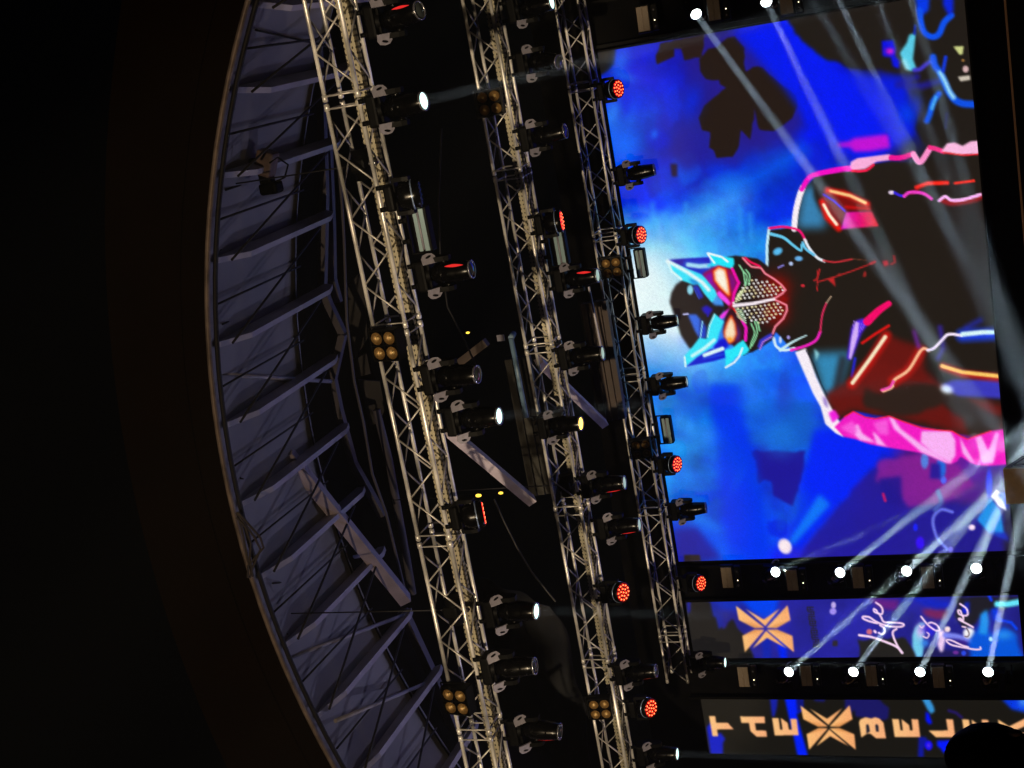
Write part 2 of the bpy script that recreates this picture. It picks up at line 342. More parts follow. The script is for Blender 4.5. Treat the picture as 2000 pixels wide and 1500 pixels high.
RUF = [(1630,834),(1650,814),(1667,804),(1690,815),(1710,818),(1737,813),(1760,822),(1800,836),(1830,840),(1860,842),(1876,852),(1890,858),(1905,852),(1935,842),(1990,833),(1990,906),(1930,910),(1905,908),(1893,902),(1876,892),(1868,902),(1858,906),(1845,903),(1806,886),(1760,878),(1735,874),(1700,868),(1672,858),(1648,853)]
poly(RUF, (240,34,196), 1)
for t in ([(1668,832),(1676,828),(1684,846),(1712,865),(1680,860),(1669,850)], [(1704,842),(1712,848),(1730,870),(1740,874),(1712,868)], [(1736,815),(1744,815),(1760,838),(1800,868),(1850,900),(1862,904),(1850,905),(1800,884),(1770,858),(1746,838)], [(1800,842),(1856,842),(1866,860),(1866,890),(1856,904),(1822,885),(1798,864)], [(1874,852),(1884,870),(1905,905),(1930,908),(1896,904),(1880,885)], [(1905,855),(1916,850),(1930,880),(1944,845),(1952,845),(1940,905),(1918,905)]):
    poly(t, (254,190,248), 2.5, .95)
for t in ([(1640,835),(1665,822),(1676,840),(1668,852)], [(1705,826),(1734,818),(1736,850),(1716,848)]): poly(t, (250,110,225), 3, .8)
stroke(RUF[1:14], 2.2, (250,40,60), 1)
# right gauntlet and red details
poly([(1604,388),(1610,372),(1650,370),(1698,398),(1704,412),(1652,412),(1641,448),(1616,424)], (120,14,14), 3)
stroke([(1606,394),(1616,424),(1638,446)], 12, (225,24,16), 4); stroke([(1609,400),(1620,420),(1634,438)], 6, (255,240,214), 1.5)
stroke([(1616,371),(1660,382),(1694,398)], 11, (220,30,20), 4); stroke([(1622,373),(1660,382),(1690,396)], 6, (255,205,140), 1.5)
stroke([(1609,380),(1628,392),(1650,412)], 4, (80,50,235), 1); stroke([(1652,404),(1698,408)], 5, (190,14,20), 2)
poly([(1652,414),(1703,413),(1717,442),(1680,445),(1642,448)], (222,24,205), 1, 1, (222,14,40))
stroke([(1790,366),(1812,358),(1850,357)], 8, (236,44,32), 1.5); stroke([(1792,372),(1780,376)], 6, (160,14,20), 3); stroke([(1865,358),(1902,353)], 5, (236,50,36), 1.2)
dot(1741,376,6,(240,220,245),4); curve([(1747,376),(1756,381),(1764,383)], 5, (60,40,220)); curve([(1766,383),(1776,376),(1795,376),(1808,380),(1819,388)], 6, (240,70,200))
curve([(1842,392),(1860,397),(1900,391),(1916,384)], 11, (140,14,24), soft=3); curve([(1834,392),(1846,384),(1858,391),(1880,390),(1915,380)], 6, (252,190,245))
# left arm
poly([(1663,640),(1672,626),(1686,622),(1698,628),(1682,652),(1668,690),(1660,704),(1654,700)], (84,40,225), 2)
for k in range(5): stroke([(1668+k*5, 627+k*1.5), (1664+k*5, 660-k*4)], 1.2, (190,150,250), .8, .8)
poly([(1671,628),(1677,630),(1676,655),(1662,702),(1658,700),(1662,664)], (215,180,250), 1.2); curve([(1736,593),(1716,607),(1694,628)], 11, (240,12,108), w2=16)
stroke([(1670,700),(1664,735)], 5, (40,40,220), 2, .9); stroke([(1736,636),(1710,652),(1684,670)], 5, (215,24,24), 1.5)
stroke([(1731,655),(1728,662),(1700,704),(1664,750)], 18, (200,24,20), 6, .9); stroke([(1729,658),(1700,700),(1665,748)], 7, (255,235,200), 1.5)
curve([(1745,745),(1775,722),(1800,684)], 18, (200,30,26), soft=7, a=.9); curve([(1725,764),(1742,756),(1747,742),(1775,722),(1800,683),(1815,684)], 5.5, (255,190,150))
curve([(1722,762),(1738,756),(1745,745)], 5, (240,80,180)); stroke([(1786,648),(1794,676)], 9, (110,40,150), 4, .8); stroke([(1836,640),(1842,680),(1832,700)], 9, (60,40,170), 5, .8)
stroke([(1880,655),(1990,650)], 24, (30,70,235), 7, .9); stroke([(1888,640),(1915,625)], 10, (40,50,190), 6, .7)
curve([(1812,684),(1824,680),(1840,664),(1853,653),(1878,655)], 5.5, (246,230,255)); stroke([(1880,653),(1920,649),(1990,648)], 9, (220,250,255), 2)
stroke([(1842,716),(1880,730),(1990,742)], 15, (190,30,20), 5, .9); stroke([(1840,715),(1880,727),(1990,739)], 7.5, (255,205,110), 1.5)
# collar
stroke([(1502,446),(1498,480),(1498,520)], 5, (205,242,252)); curve([(1503,446),(1530,443),(1556,448),(1566,456),(1573,470)], 4.5, (240,20,118)); curve([(1572,468),(1580,484),(1596,503),(1610,510)], 5, (235,240,250))
curve([(1608,509),(1630,512),(1650,509),(1665,506)], 3, (200,50,60)); stroke([(1665,506),(1692,508)], 1.4, (120,70,50))
curve([(1506,457),(1530,464),(1548,478),(1564,489),(1566,478)], 6, (110,205,240), w2=4); curve([(1568,474),(1574,486),(1590,498)], 5, (110,200,240))
dot(1519,491,10,(95,190,240),7,1,-.5); dot(1560,505,8,(110,180,235),5); dot(1545,515,4,(190,210,250)); stroke([(1520,523),(1530,518)], 3, (140,140,230))
for s, w in (([(1590,548),(1596,545),(1601,526)], 3), ([(1597,528),(1596,568)], 2), ([(1596,551),(1630,541),(1665,529),(1709,512)], 2.4), ([(1700,515),(1709,511)], 5), ([(1741,516),(1748,512),(1746,500)], 3.4)): stroke(s, w, (190,40,44), .9, .95)
poly([(1616,546),(1629,541),(1632,561),(1626,554)], (190,42,44)); poly([(1685,541),(1689,528),(1692,533),(1691,540)], (170,42,40)); poly([(1723,510),(1734,508),(1736,518),(1727,521)], (190,34,50)); dot(1568,558,4,(210,46,60),3); poly([(1634,538),(1640,533),(1644,538)], (170,44,40))
curve([(1511,660),(1516,676),(1531,684),(1552,680)], 5, (215,240,250)); curve([(1524,684),(1548,668),(1575,655)], 6, (205,240,245), w2=2); curve([(1545,684),(1575,675),(1594,664),(1602,648)], 5, (240,40,190)); curve([(1602,648),(1606,615),(1614,592)], 3, (225,50,100)); curve([(1614,592),(1623,579)], 1.8, (210,180,150))
dot(1524,664,3,(200,220,250),7); dot(1540,659,3,(170,160,230),4)
# head: hair, face, horns, mask
poly([(1308,590),(1311,572),(1320,556),(1334,546),(1360,550),(1395,596),(1420,598),(1395,640),(1390,662),(1362,688),(1346,680),(1330,655),(1318,620)], (36,28,30), 1.5)
dot(1348,566,6,(150,220,240),10); poly([(1353,556),(1364,558),(1374,580),(1366,584)], (40,50,190), 2); stroke([(1355,562),(1365,583)], 1.5, (60,90,230)); poly([(1370,602),(1380,596),(1392,604),(1384,616),(1376,612)], (40,26,185), 1.5); stroke([(1384,608),(1382,618)], 2.4, (40,26,185))
poly([(1343,614),(1360,614),(1368,624),(1367,662),(1358,648)], (60,110,225), 2.5); poly([(1368,622),(1380,640),(1380,660),(1366,665)], (30,70,200), 3); stroke([(1335,614),(1344,613)], 3, (200,200,250)); stroke([(1372,628),(1368,660)], 2.4, (150,215,250))
poly([(1420,502),(1436,499),(1480,505),(1500,520),(1520,548),(1537,572),(1537,605),(1520,640),(1507,664),(1470,688),(1440,690),(1420,650),(1414,600),(1405,560)], (34,26,24), 1.2)
poly([(1304,508),(1345,504),(1386,502),(1388,516),(1396,521),(1380,530),(1372,535),(1345,527)], (44,44,190), 1.2); poly([(1306,509),(1340,507),(1330,518)], (60,40,150), 3)
poly([(1350,527),(1374,529),(1398,520),(1388,536),(1376,544)], (30,60,200), 3)
poly([(1372,535),(1392,522),(1408,518),(1428,526),(1441,551),(1434,580),(1428,596),(1412,586),(1400,574),(1384,556)], (150,18,60), 2)
poly([(1374,538),(1394,528),(1394,548),(1404,570),(1388,560)], (140,20,170), 4); poly([(1418,528),(1436,540),(1440,556),(1430,576),(1424,560)], (120,20,140), 4, .8)
EYE1 = [(1396,531),(1404,524),(1415,528),(1420,550),(1423,575),(1408,560),(1398,547)]; stroke(EYE1, 9, (225,40,16), 3, .9, closed=True); stroke(EYE1, 4, (255,140,50), 2, .9, closed=True); poly(EYE1, (255,245,226), 2)
HORN1 = [(1302,508),(1336,523),(1370,536),(1378,544),(1397,567),(1400,576),(1391,591),(1376,574),(1364,555),(1353,556),(1328,546),(1310,530)]
poly(HORN1, (66,226,250), .9); poly([(1353,556),(1364,555),(1366,550),(1358,546),(1345,544)], (30,130,210), 2, .8); stroke([(1304,510),(1340,530),(1372,552),(1384,566)], 7, (238,250,252), 2.5, .95); stroke([(1304,511),(1312,530),(1330,545)], 5, (235,250,252), 1.5, .9)
stroke([(1344,517),(1366,520),(1384,519)], 8, (225,250,253), 2); stroke([(1384,519),(1398,512)], 5, (60,210,245), 2); stroke([(1342,516),(1380,520)], 12, (60,170,235), 5, .35)
poly([(1382,494),(1400,498),(1420,502),(1433,504),(1434,515),(1430,525),(1415,521),(1401,516),(1389,522),(1392,512)], (40,230,250), .8); stroke([(1382,495),(1388,504),(1395,513)], 3.5, (245,252,252)); stroke([(1384,495),(1410,502),(1421,511)], 4, (240,252,252))
stroke([(1430,525),(1441,549),(1443,552),(1434,572),(1431,592)], 5.5, (240,20,170)); poly([(1400,573),(1405,568),(1420,582),(1429,594),(1424,598),(1404,580)], (250,80,235), .8); blob(1429,598,6,6,(200,14,60),.9)
poly([(1426,601),(1416,619),(1408,624),(1405,618),(1414,610)], (250,70,240), .8); stroke([(1433,603),(1446,622),(1452,630)], 4, (225,36,40)); stroke([(1450,627),(1457,640),(1456,664)], 6, (240,30,190))
poly([(1428,604),(1440,618),(1452,640),(1451,664),(1438,676),(1424,672),(1412,648),(1414,624)], (62,20,40), 2); poly([(1438,630),(1446,650),(1444,664),(1436,668)], (90,40,120), 3)
EYE2 = [(1428,619),(1434,632),(1437,652),(1432,664),(1424,669),(1417,661),(1416,648),(1421,632)]; stroke(EYE2, 6, (225,60,10), 2.5, .9, closed=True); poly(EYE2, (255,226,190), 1.6); blob(1425,663,6,5,(255,150,20),.9)
poly([(1404,664),(1416,660),(1424,676),(1412,684),(1396,684),(1394,676)], (12,22,205), 2)
HORN2 = [(1395,612),(1407,622),(1414,628),(1405,650),(1400,668),(1388,680),(1362,697),(1342,713),(1337,718),(1336,696),(1352,678),(1366,660),(1380,662),(1384,636)]
poly(HORN2, (60,228,250), .9); stroke([(1396,614),(1386,636),(1382,658)], 2, (200,250,252)); stroke([(1352,695),(1376,680),(1395,664)], 6, (225,252,253), 2, .9); stroke([(1337,697),(1339,716)], 3, (235,250,252))
poly([(1340,716),(1362,697),(1388,682),(1412,680),(1417,684),(1417,699),(1392,706)], (12,30,200), 1); stroke([(1376,694),(1394,687),(1411,681)], 7.5, (225,250,253), 1.6); stroke([(1374,700),(1412,692)], 4, (40,90,225), 2, .7)
poly([(1415,684),(1430,681),(1441,671),(1452,664),(1464,683),(1455,694),(1440,695),(1430,706),(1416,719),(1418,700)], (50,230,250), .8); stroke([(1417,718),(1434,708),(1444,696),(1450,680)], 3.2, (245,252,252)); stroke([(1452,694),(1484,680),(1508,664)], 1.4, (20,30,60))
blob(1522,566,18,20,(120,16,12),.9); blob(1524,606,16,22,(120,16,12),.9); blob(1530,584,10,8,(150,14,14),.9)
blob(1513,560,30,26,(128,16,10),.9); blob(1512,612,26,24,(128,16,10),.9)
for s in ([(1451,504),(1460,514),(1468,521),(1486,523),(1494,534),(1512,545),(1526,556),(1534,566),(1528,573),(1513,583)], [(1512,585),(1524,590),(1536,596),(1537,606),(1530,622),(1514,638),(1509,652)]): stroke(s, 4.5, (220,50,60), 1.5, .7); stroke(s, 2.8, (252,150,170))
stroke([(1456,504),(1466,512),(1484,520)], 4, (240,20,90)); poly([(1508,650),(1496,656),(1484,664),(1479,678),(1486,682),(1494,668),(1508,660)], (60,60,200), .9); stroke([(1484,682),(1490,668),(1508,657)], 1.6, (230,150,220)); stroke([(1434,597),(1470,593),(1512,584)], 7, (252,238,246), .9, w2=5)
def inside(x, y, pts):
    r = False
    for i in range(len(pts)):
        (ax, ay), (bx, by) = pts[i], pts[(i+1) % len(pts)]
        if (ay > y) != (by > y) and x < (bx-ax)*(y-ay)/(by-ay)+ax: r = not r
    return r
UL = [(1432,592),(1444,574),(1450,553),(1470,545),(1496,548),(1510,550),(1522,556),(1530,566),(1510,579),(1440,590)]
LL = [(1434,602),(1512,590),(1532,598),(1532,608),(1520,618),(1506,628),(1494,634),(1462,628),(1446,612)]
gd = np.random.default_rng(5)
for i in range(-2, 16):
    for j in range(-8, 9):
        x = 1438+i*8.6+(j % 2)*4.3+gd.uniform(-.7, .7); y = 597+j*6.5-(x-1438)*.12+gd.uniform(-.7, .7)
        if inside(x, y, UL) or inside(x, y, LL): dot(x, y, 2.1, [(255,250,240),(255,240,190),(250,252,250)][gd.integers(3)])
for s in ([(1444,518),(1452,532),(1456,556)], [(1457,527),(1464,538),(1462,556)], [(1452,530),(1459,540),(1456,558)], [(1467,632),(1474,650),(1468,668),(1465,680)], [(1474,628),(1479,645),(1476,660),(1468,676)], [(1479,628),(1484,646)]): curve(s, 2.6, (150,225,170))
for k in range(6): stroke([(1436+k, 603+k*3.2), (1450+k*1.5, 606+k*5)], 1.8, (200,240,200)); stroke([(1436+k, 590-k*3), (1444+k*2.6, 586-k*5.2)], 1.8, (235,245,190))
# squiggles and objects beyond the performer
poly([(1784,-60),(1818,-60),(1814,20),(1800,32),(1790,22)], (4,60,225), 3); curve([(1796,20),(1799,45),(1806,64),(1821,72),(1834,66),(1844,44),(1858,30)], 12, (14,84,232), soft=2.5); poly([(1840,-60),(1862,-60),(1862,24),(1852,30),(1842,10)], (8,40,215), 3)
poly([(1771,84),(1776,68),(1789,64),(1786,90),(1783,115),(1790,134),(1778,140),(1768,130),(1762,116),(1757,104)], (96,205,230), 2.5); stroke([(1788,50),(1786,66)], 5, (20,50,170), 2); stroke([(1766,120),(1772,132)], 9, (170,235,245), 4, .8)
curve([(1786,137),(1797,135),(1806,128),(1817,120)], 8, (70,60,200), soft=3); poly([(1722,80),(1745,78),(1750,96),(1748,108),(1758,120),(1756,134),(1744,130),(1740,112),(1724,110)], (4,16,215), 2); blob(1738,100,9,7,(215,30,200),.95)
curve([(1822,112),(1826,128),(1836,142),(1844,160),(1852,178),(1864,194),(1880,202),(1904,204)], 14, (14,84,226), soft=3); curve([(1836,142),(1846,160),(1854,178),(1862,190)], 8, (170,230,250), soft=4); stroke([(1847,112),(1842,138)], 7, (20,60,210), 2)
curve([(1834,183),(1822,200),(1816,222),(1810,236)], 12, (16,90,228), soft=3); curve([(1828,190),(1820,212)], 6, (90,180,240), soft=3); stroke([(1849,222),(1847,250)], 4, (50,40,140), 3, .7)
poly([(1862,91),(1882,90),(1880,106),(1874,107)], (205,210,140), .8); dot(1886,135,6,(215,180,180),7); poly([(1871,150),(1894,147),(1895,156),(1876,159)], (205,195,180), .8); dot(1881,118,3,(150,110,60))
poly([(1935,970),(1946,955),(1962,968),(1966,998),(1952,990)], (250,246,250), 1); poly([(1908,1015),(1934,972),(1954,996),(1962,1050),(1930,1040)], (40,150,230), 2); poly([(1950,965),(1966,960),(1970,998)], (40,80,220), 2); poly([(1930,1040),(1965,1040),(1972,1058)], (36,50,190), 3)
# clear the strips between the walls, then the two banner walls
def banner_bg(y0, y1, col): CAN[y0-PY0:y1-PY0] = col
banner_bg(1110, 1330, (40,38,150)); banner_bg(1330, 1540, (26,24,20))
n1 = fbm(220, PW, 60, 4, 31); CAN[1110-PY0:1330-PY0] *= (0.75+.5*n1)[..., None]
rough([(1330,1160),(1378,1172),(1394,1176),(1410,1230),(1430,1210),(1452,1240),(1478,1300),(1330,1300)], (30,28,28), 41, 4, 2); poly([(1341,1172),(1349,1174),(1348,1196),(1343,1198)], (24,30,150), 1.5); poly([(1386,1170),(1408,1172),(1412,1222),(1404,1230),(1398,1205),(1393,1205)], (26,38,150), 2)
poly([(1384,1165),(1452,1165),(1440,1195),(1410,1190)], (24,50,180), 5); poly([(1440,1165),(1522,1165),(1514,1205),(1494,1208),(1470,1195)], (0,70,232), 5); poly([(1488,1245),(1505,1245),(1506,1290),(1490,1290)], (20,40,170), 3); poly([(1516,1240),(1536,1262),(1538,1290),(1524,1290)], (4,40,235), 3)
rough([(1676,1250),(1770,1245),(1800,1300),(1680,1300)], (36,34,32), 44, 4, 2); rough([(1690,1166),(1755,1172),(1750,1195),(1720,1190)], (110,34,130), 45, 4, 4, .9); rough([(1798,1190),(1852,1190),(1846,1212),(1810,1205)], (130,40,90), 46, 3, 4, .9); rough([(1780,1166),(1860,1175),(1850,1190),(1800,1180)], (20,40,190), 47, 3, 4)
rough([(1868,1165),(1990,1165),(1990,1180),(1920,1200),(1905,1220),(1880,1225),(1866,1205)], (32,30,40), 48, 4, 3); rough([(1800,1262),(1900,1275),(1880,1300),(1800,1300)], (34,30,90), 49, 4, 4)
def gold(pts): poly(pts, (253,194,126), .7, 1, (246,172,116))
def xlogo(cx, cy, s):
    q = lambda P: [(cx+x*s+y*s*.06, cy+y*s) for x, y in P]
    for P in ([(-55,-45),(-1.5,-2),(-21,-2),(-51,-17)], [(46,-46),(2,-2),(22,-2),(50,-17)], [(-46,14),(-21,2),(-2,2),(-43,46)], [(22,2),(52,14),(53,46),(2,2)], [(-37,-39),(-2,-18),(31,-40),(0,-5)], [(-28,39),(2,18),(40,39),(1,4)]): gold(q(P))
    for P in ([(-50,-17),(-21,-2),(-4,-2)], [(22,-2),(50,-17),(5,-2)], [(-46,14),(-21,2),(-5,3)], [(22,2),(52,14),(6,3)]): poly(q(P), (214,138,74), 1.5, .75)
xlogo(1495, 1228, 1.0)
for i, y in enumerate(range(1186, 1262, 9)):
    x = 1577+i*1.5; c = (38,34,40)
    stroke([(x, y), (x+11, y)], 2.6, c); stroke([(x+1, y+5), (x+11, y+5)], 2.2, c, 1, .9)
    if i % 3 != 1: stroke([(x, y), (x, y+6)], 2.6, c)
    if i % 2: stroke([(x+11, y), (x+11, y+5)], 2.6, c)
    stroke([(x+5, y), (x+6, y+5)], 2, c)
dot(1628,1182,5,(195,175,235),7); dot(1627,1194,7,(170,150,240),7); dot(1698,1234,6,(205,110,130),6); poly([(1626,1251),(1636,1251),(1636,1262),(1626,1262)], (50,44,44))
PK = (246,214,240)
def S(pts): return [(1660+x*.13, 1160+y*.13) for x, y in pts]
for p in ([(140,620),(330,650),(560,730),(710,800),(785,885)], [(785,885),(720,790),(660,660),(645,570),(700,525)], [(385,575),(372,560)], [(430,585),(480,605),(520,570),(510,510),(450,470)], [(410,440),(290,410),(200,370),(200,340),(290,350),(400,420),(560,480),(740,495),(810,470),(770,440),(620,430),(510,420),(470,350),(440,300)], [(440,300),(370,270),(360,225),(400,250),(420,290),(480,300),(490,240),(460,180),(390,130)],
          [(1070,340),(1140,430),(1200,490),(1290,550),(1345,540),(1310,470),(1230,430),(1180,440)], [(1050,480),(1080,510),(1100,480)], [(1100,640),(1160,660),(1190,610),(1160,580)], [(1020,630),(1050,640)],
          [(1960,800),(1960,830),(1880,835),(1740,810),(1540,770),(1460,720),(1460,690),(1530,700),(1680,770),(1760,790)], [(1690,490),(1750,510),(1790,590),(1770,640),(1730,640)], [(1850,500),(1760,450),(1640,385),(1660,370),(1700,400),(1700,330)], [(1700,330),(1640,300),(1625,250),(1660,255),(1690,320),(1760,320),(1770,270),(1740,210),(1655,150)]):
    pass
poly(S([(940,620),(980,500),(1060,430),(1140,430),(1130,560),(1100,640),(1110,800),(1090,950),(1000,950),(940,800)]), (120,205,235), 2.5); blob(*S([(1060,560)])[0], 9, 14, (225,200,245), .9); blob(*S([(1130,740)])[0], 8, 8, (60,140,230), .9); blob(*S([(1180,520)])[0], 14, 10, (80,40,200), .9); blob(*S([(1220,570)])[0], 8, 8, (40,40,220), .9)
poly(S([(1320,560),(1400,540),(1460,610),(1440,680),(1420,760),(1400,860),(1360,880),(1310,760),(1330,680)]), (240,210,245), 2.5); curve(S([(1440,620),(1600,640),(1760,690),(1880,740)]), 11, (130,140,240), soft=3); blob(*S([(1700,740)])[0], 18, 6, (60,30,130), .9, .3); dot(*S([(1465,530)])[0], 6, (250,225,225)); dot(*S([(1790,590)])[0], 12, (252,250,252), 11)
dot(*S([(1590,880)])[0], 6, (110,50,150), 4); dot(*S([(1710,890)])[0], 5, (50,80,230)); poly(S([(1670,230),(1740,120),(1800,120),(1780,250),(1700,280)]), (20,40,190), 3); blob(*S([(1740,260)])[0], 7, 7, (0,30,230), .9)
rough([(1904,1232),(1920,1222),(1935,1240),(1960,1222),(1985,1240),(2000,1290),(1900,1290),(1890,1262)], (8,90,215), 51, 5, 4); poly([(1915,1200),(1928,1190),(1932,1215),(1928,1240),(1912,1238)], (40,150,235), 3); poly([(1934,1190),(1950,1185),(1955,1215),(1940,1212)], (10,60,220), 3); stroke([(1948,1180),(1968,1180),(1990,1176)], 12, (110,230,250), 3); dot(1935,1248,4,(200,240,255),5); stroke([(1932,1164),(1936,1172)], 6, (20,60,220), 2); blob(1960,1240,18,10,(60,160,240),.7); stroke([(1950,1210),(1975,1216),(1985,1228)], 6, (10,70,230), 2)
for p, w in (([(140,620),(330,650),(560,730),(710,800),(785,885)], 4.6), ([(785,885),(720,790),(660,660),(645,570),(700,525)], 4), ([(385,575),(372,560)], 5), ([(430,585),(480,605),(520,570),(510,510),(450,470)], 3.6), ([(410,440),(290,410),(200,370),(200,340),(290,350),(400,420),(560,480),(740,495),(810,470),(770,440),(620,430),(510,420),(470,350),(440,300)], 3.8), ([(440,300),(370,270),(360,225),(400,250),(420,290),(480,300),(490,240),(460,180),(390,130)], 3.6),
             ([(1070,340),(1140,430),(1200,490),(1290,550),(1345,540),(1310,470),(1230,430),(1180,440)], 3.4), ([(1100,640),(1160,660),(1190,610),(1160,580)], 2.6), ([(1050,480),(1080,510),(1110,480)], 2.6), ([(1960,800),(1960,830),(1880,835),(1740,810),(1540,770),(1460,720),(1460,690),(1530,700),(1680,770),(1780,800)], 3.4), ([(1690,490),(1750,510),(1790,590),(1770,640),(1730,640)], 3), ([(1850,500),(1760,450),(1640,385),(1660,370),(1700,400),(1700,330)], 3.6), ([(1700,330),(1640,300),(1625,250),(1660,255),(1690,320),(1760,320),(1770,270),(1740,210),(1655,150)], 3.6)):
    curve(S(p), w, PK)
curve(S([(1750,510),(1790,590),(1770,640),(1730,640)]), 2, (60,50,50))
# lettered banner
def Z(pts, ox, k): return [(ox+x*k, 1360+y*k) for x, y in pts]
A = lambda p: Z(p, 1380, .16); B = lambda p: Z(p, 1660, .17)
poly(A([(0,380),(60,300),(120,470),(170,440),(230,520),(200,570),(200,710),(50,715)]), (20,34,190), 1.5); poly(A([(770,15),(870,15),(860,130),(830,250),(800,250)]), (22,34,160), 2); poly(A([(950,10),(1170,10),(1170,170),(1100,220),(1170,480),(1240,730),(1110,730),(1060,480),(1010,280)]), (0,36,245), 1.5); poly(A([(1090,10),(1180,10),(1180,140),(1110,210)]), (16,24,120), 2)
poly(A([(1300,15),(1450,15),(1440,70),(1320,60)]), (24,26,100), 2); poly(B([(-60,20),(330,20),(390,90),(450,130),(440,250),(400,275),(250,260),(60,230),(60,160),(30,170),(0,250),(-60,120)]), (28,26,100), 2.5)
poly(B([(820,15),(910,20),(960,110),(975,170),(930,205),(890,150)]), (60,150,215), 2); poly(B([(870,170),(910,200),(945,310),(910,325),(870,280)]), (2,20,240), 2); stroke(B([(1140,165),(1220,190),(1280,240)]), 6, (40,26,110), 2.5, .8)
poly(B([(790,460),(880,470),(900,540),(850,600),(850,700),(780,700)]), (18,26,150), 2); dot(*B([(905,565)])[0], 8, (20,14,240), 10); blob(*B([(905,565)])[0], 4, 5, (90,50,230), .9); poly(B([(1000,510),(1165,505),(1165,590),(1080,660),(1040,600),(1000,570)]), (6,30,245), 2); poly(B([(1740,30),(2300,30),(2300,300),(2000,180),(1860,150)]), (6,60,225), 3); blob(*B([(1990,60)])[0], 10, 12, (80,150,240), .8)
def gl(pts): poly(pts, (253,198,136), .6, 1, (248,176,128))
gl(A([(30,240),(105,240),(118,322),(258,322),(332,402),(128,405),(142,488),(72,488)])); gl(A([(410,245),(708,248),(714,328),(590,328),(604,415),(728,418),(738,494),(612,494),(535,425),(518,326),(424,326)]))
E1 = [(800,265),(880,265),(898,405),(928,405),(905,262),(990,325),(1006,405),(1040,405),(1024,275),(1100,275),(1124,474),(832,478)]
gl(A(E1)); xlogo(1380+1490*.16, 1360+380*.16, .95)
gl(B([(105,300),(120,265),(180,240),(245,255),(290,240),(340,255),(385,300),(415,482),(300,482),(235,430),(195,430),(130,474)]))
for h in ([(185,330),(205,318),(220,340),(230,405),(190,430)], [(290,330),(310,318),(328,340),(332,405),(300,405)]): poly(B(h), (30,34,50), .7)
E2 = [(485,260),(562,262),(582,392),(608,392),(592,260),(680,330),(690,392),(722,392),(708,262),(784,265),(808,468),(514,468)]
gl(B(E2)); gl(B([(1105,262),(1185,265),(1210,472),(990,472),(905,395),(1125,392)])); gl(B([(1290+x-485, y+5) for x, y in E2])); gl(B([(1700,265),(1830,345),(2080,220),(2110,300),(1915,385),(1950,420),(2120,420),(2130,490),(1940,490),(1715,350)]))
# finish: LED shimmer and display gamma
CAN = np.clip(CAN, 0, 255); lum = CAN.mean(-1, keepdims=True); CAN = np.clip(lum+(CAN-lum)*1.04, 0, 255); CAN = 255*(CAN/255)**1.04
CAN *= (1+(RNG.random((PH, PW, 1))-.5)*.10)
CANL = np.clip(CAN, 0, 255)/255.0
CANL = np.where(CANL <= .04045, CANL/12.92, ((CANL+.055)/1.055)**2.4)
def sample(x, y):
    x = np.clip(x-PX0, 0, PW-1.001); y = np.clip(y-PY0, 0, PH-1.001)
    xi = x.astype(int); yi = y.astype(int); fx = (x-xi)[..., None]; fy = (y-yi)[..., None]
    return (CANL[yi, xi]*(1-fx)+CANL[yi, xi+1]*fx)*(1-fy)+(CANL[yi+1, xi]*(1-fx)+CANL[yi+1, xi+1]*fx)*fy
# ------------------------------------------------------------------ render settings, camera, night sky
SC.render.engine = 'CYCLES'
SC.view_settings.view_transform = 'Standard'; SC.view_settings.look = 'None'
SC.view_settings.exposure = 0.0; SC.view_settings.gamma = 1.0; SC.view_settings.use_curve_mapping = False
cy = SC.cycles
cy.use_denoising = True; cy.denoiser = 'OPENIMAGEDENOISE'; cy.max_bounces = 4; cy.diffuse_bounces = 2; cy.glossy_bounces = 3
cy.volume_bounces = 0; cy.transparent_max_bounces = 8; cy.use_light_tree = True; cy.sample_clamp_indirect = 4.0
cam = bpy.data.cameras.new('camera'); camo = bpy.data.objects.new('camera', cam); COL.objects.link(camo)
cam.sensor_fit = 'HORIZONTAL'; cam.sensor_width = 36.0; cam.lens = FPX/2000*36; cam.clip_end = 500; cam.clip_start = 0.05
m3 = Matrix((tuple(-UP), tuple(RT), tuple(-FWD))).transposed()
camo.matrix_world = Matrix.Translation(Vector(EYE)) @ m3.to_4x4()
SC.camera = camo
w = bpy.data.worlds.new('World'); SC.world = w; w.use_nodes = True
sky = w.node_tree.nodes.new('ShaderNodeTexSky'); sky.sky_type = 'NISHITA'; sky.sun_disc = False
sky.sun_elevation = R(14); sky.sun_rotation = R(180)
bg = w.node_tree.nodes['Background']; bg.inputs['Strength'].default_value = P_SKY
w.node_tree.links.new(sky.outputs[0], bg.inputs['Color'])
def sun(name, col, e, d, ang=0.5):
    l = bpy.data.lights.new(name, 'SUN'); l.energy = e; l.color = col; l.angle = R(ang)
    o = bpy.data.objects.new(name, l); COL.objects.link(o); o.rotation_euler = Vector(d).to_track_quat('-Z', 'Y').to_euler(); return o
sun('moon', (0.8, 0.85, 1.0), P_SUN, (-0.3, 0.6, -0.7), 0.5)
def spot(name, loc, d, power, half, col=(0.86, 0.95, 1.0), rad=0.07, blend=0.25):
    l = bpy.data.lights.new(name, 'SPOT'); l.energy = power; l.color = col; l.spot_size = R(half*2); l.spot_blend = blend; l.shadow_soft_size = rad
    o = bpy.data.objects.new(name, l); COL.objects.link(o); o.location = loc; o.rotation_euler = Vector(d).to_track_quat('-Z', 'Y').to_euler(); return o

def beam(loc, d, power, half, col=(0.70, 0.88, 1.0), rad=0.055):
    l = bpy.data.lights.new('beam', 'AREA'); l.shape = 'DISK'; l.size = rad*2; l.energy = power*.55; l.color = col; l.spread = R(half*2)
    o = bpy.data.objects.new('beam', l); COL.objects.link(o); o.location = loc; o.rotation_euler = Vector(d).to_track_quat('-Z', 'Y').to_euler(); return o

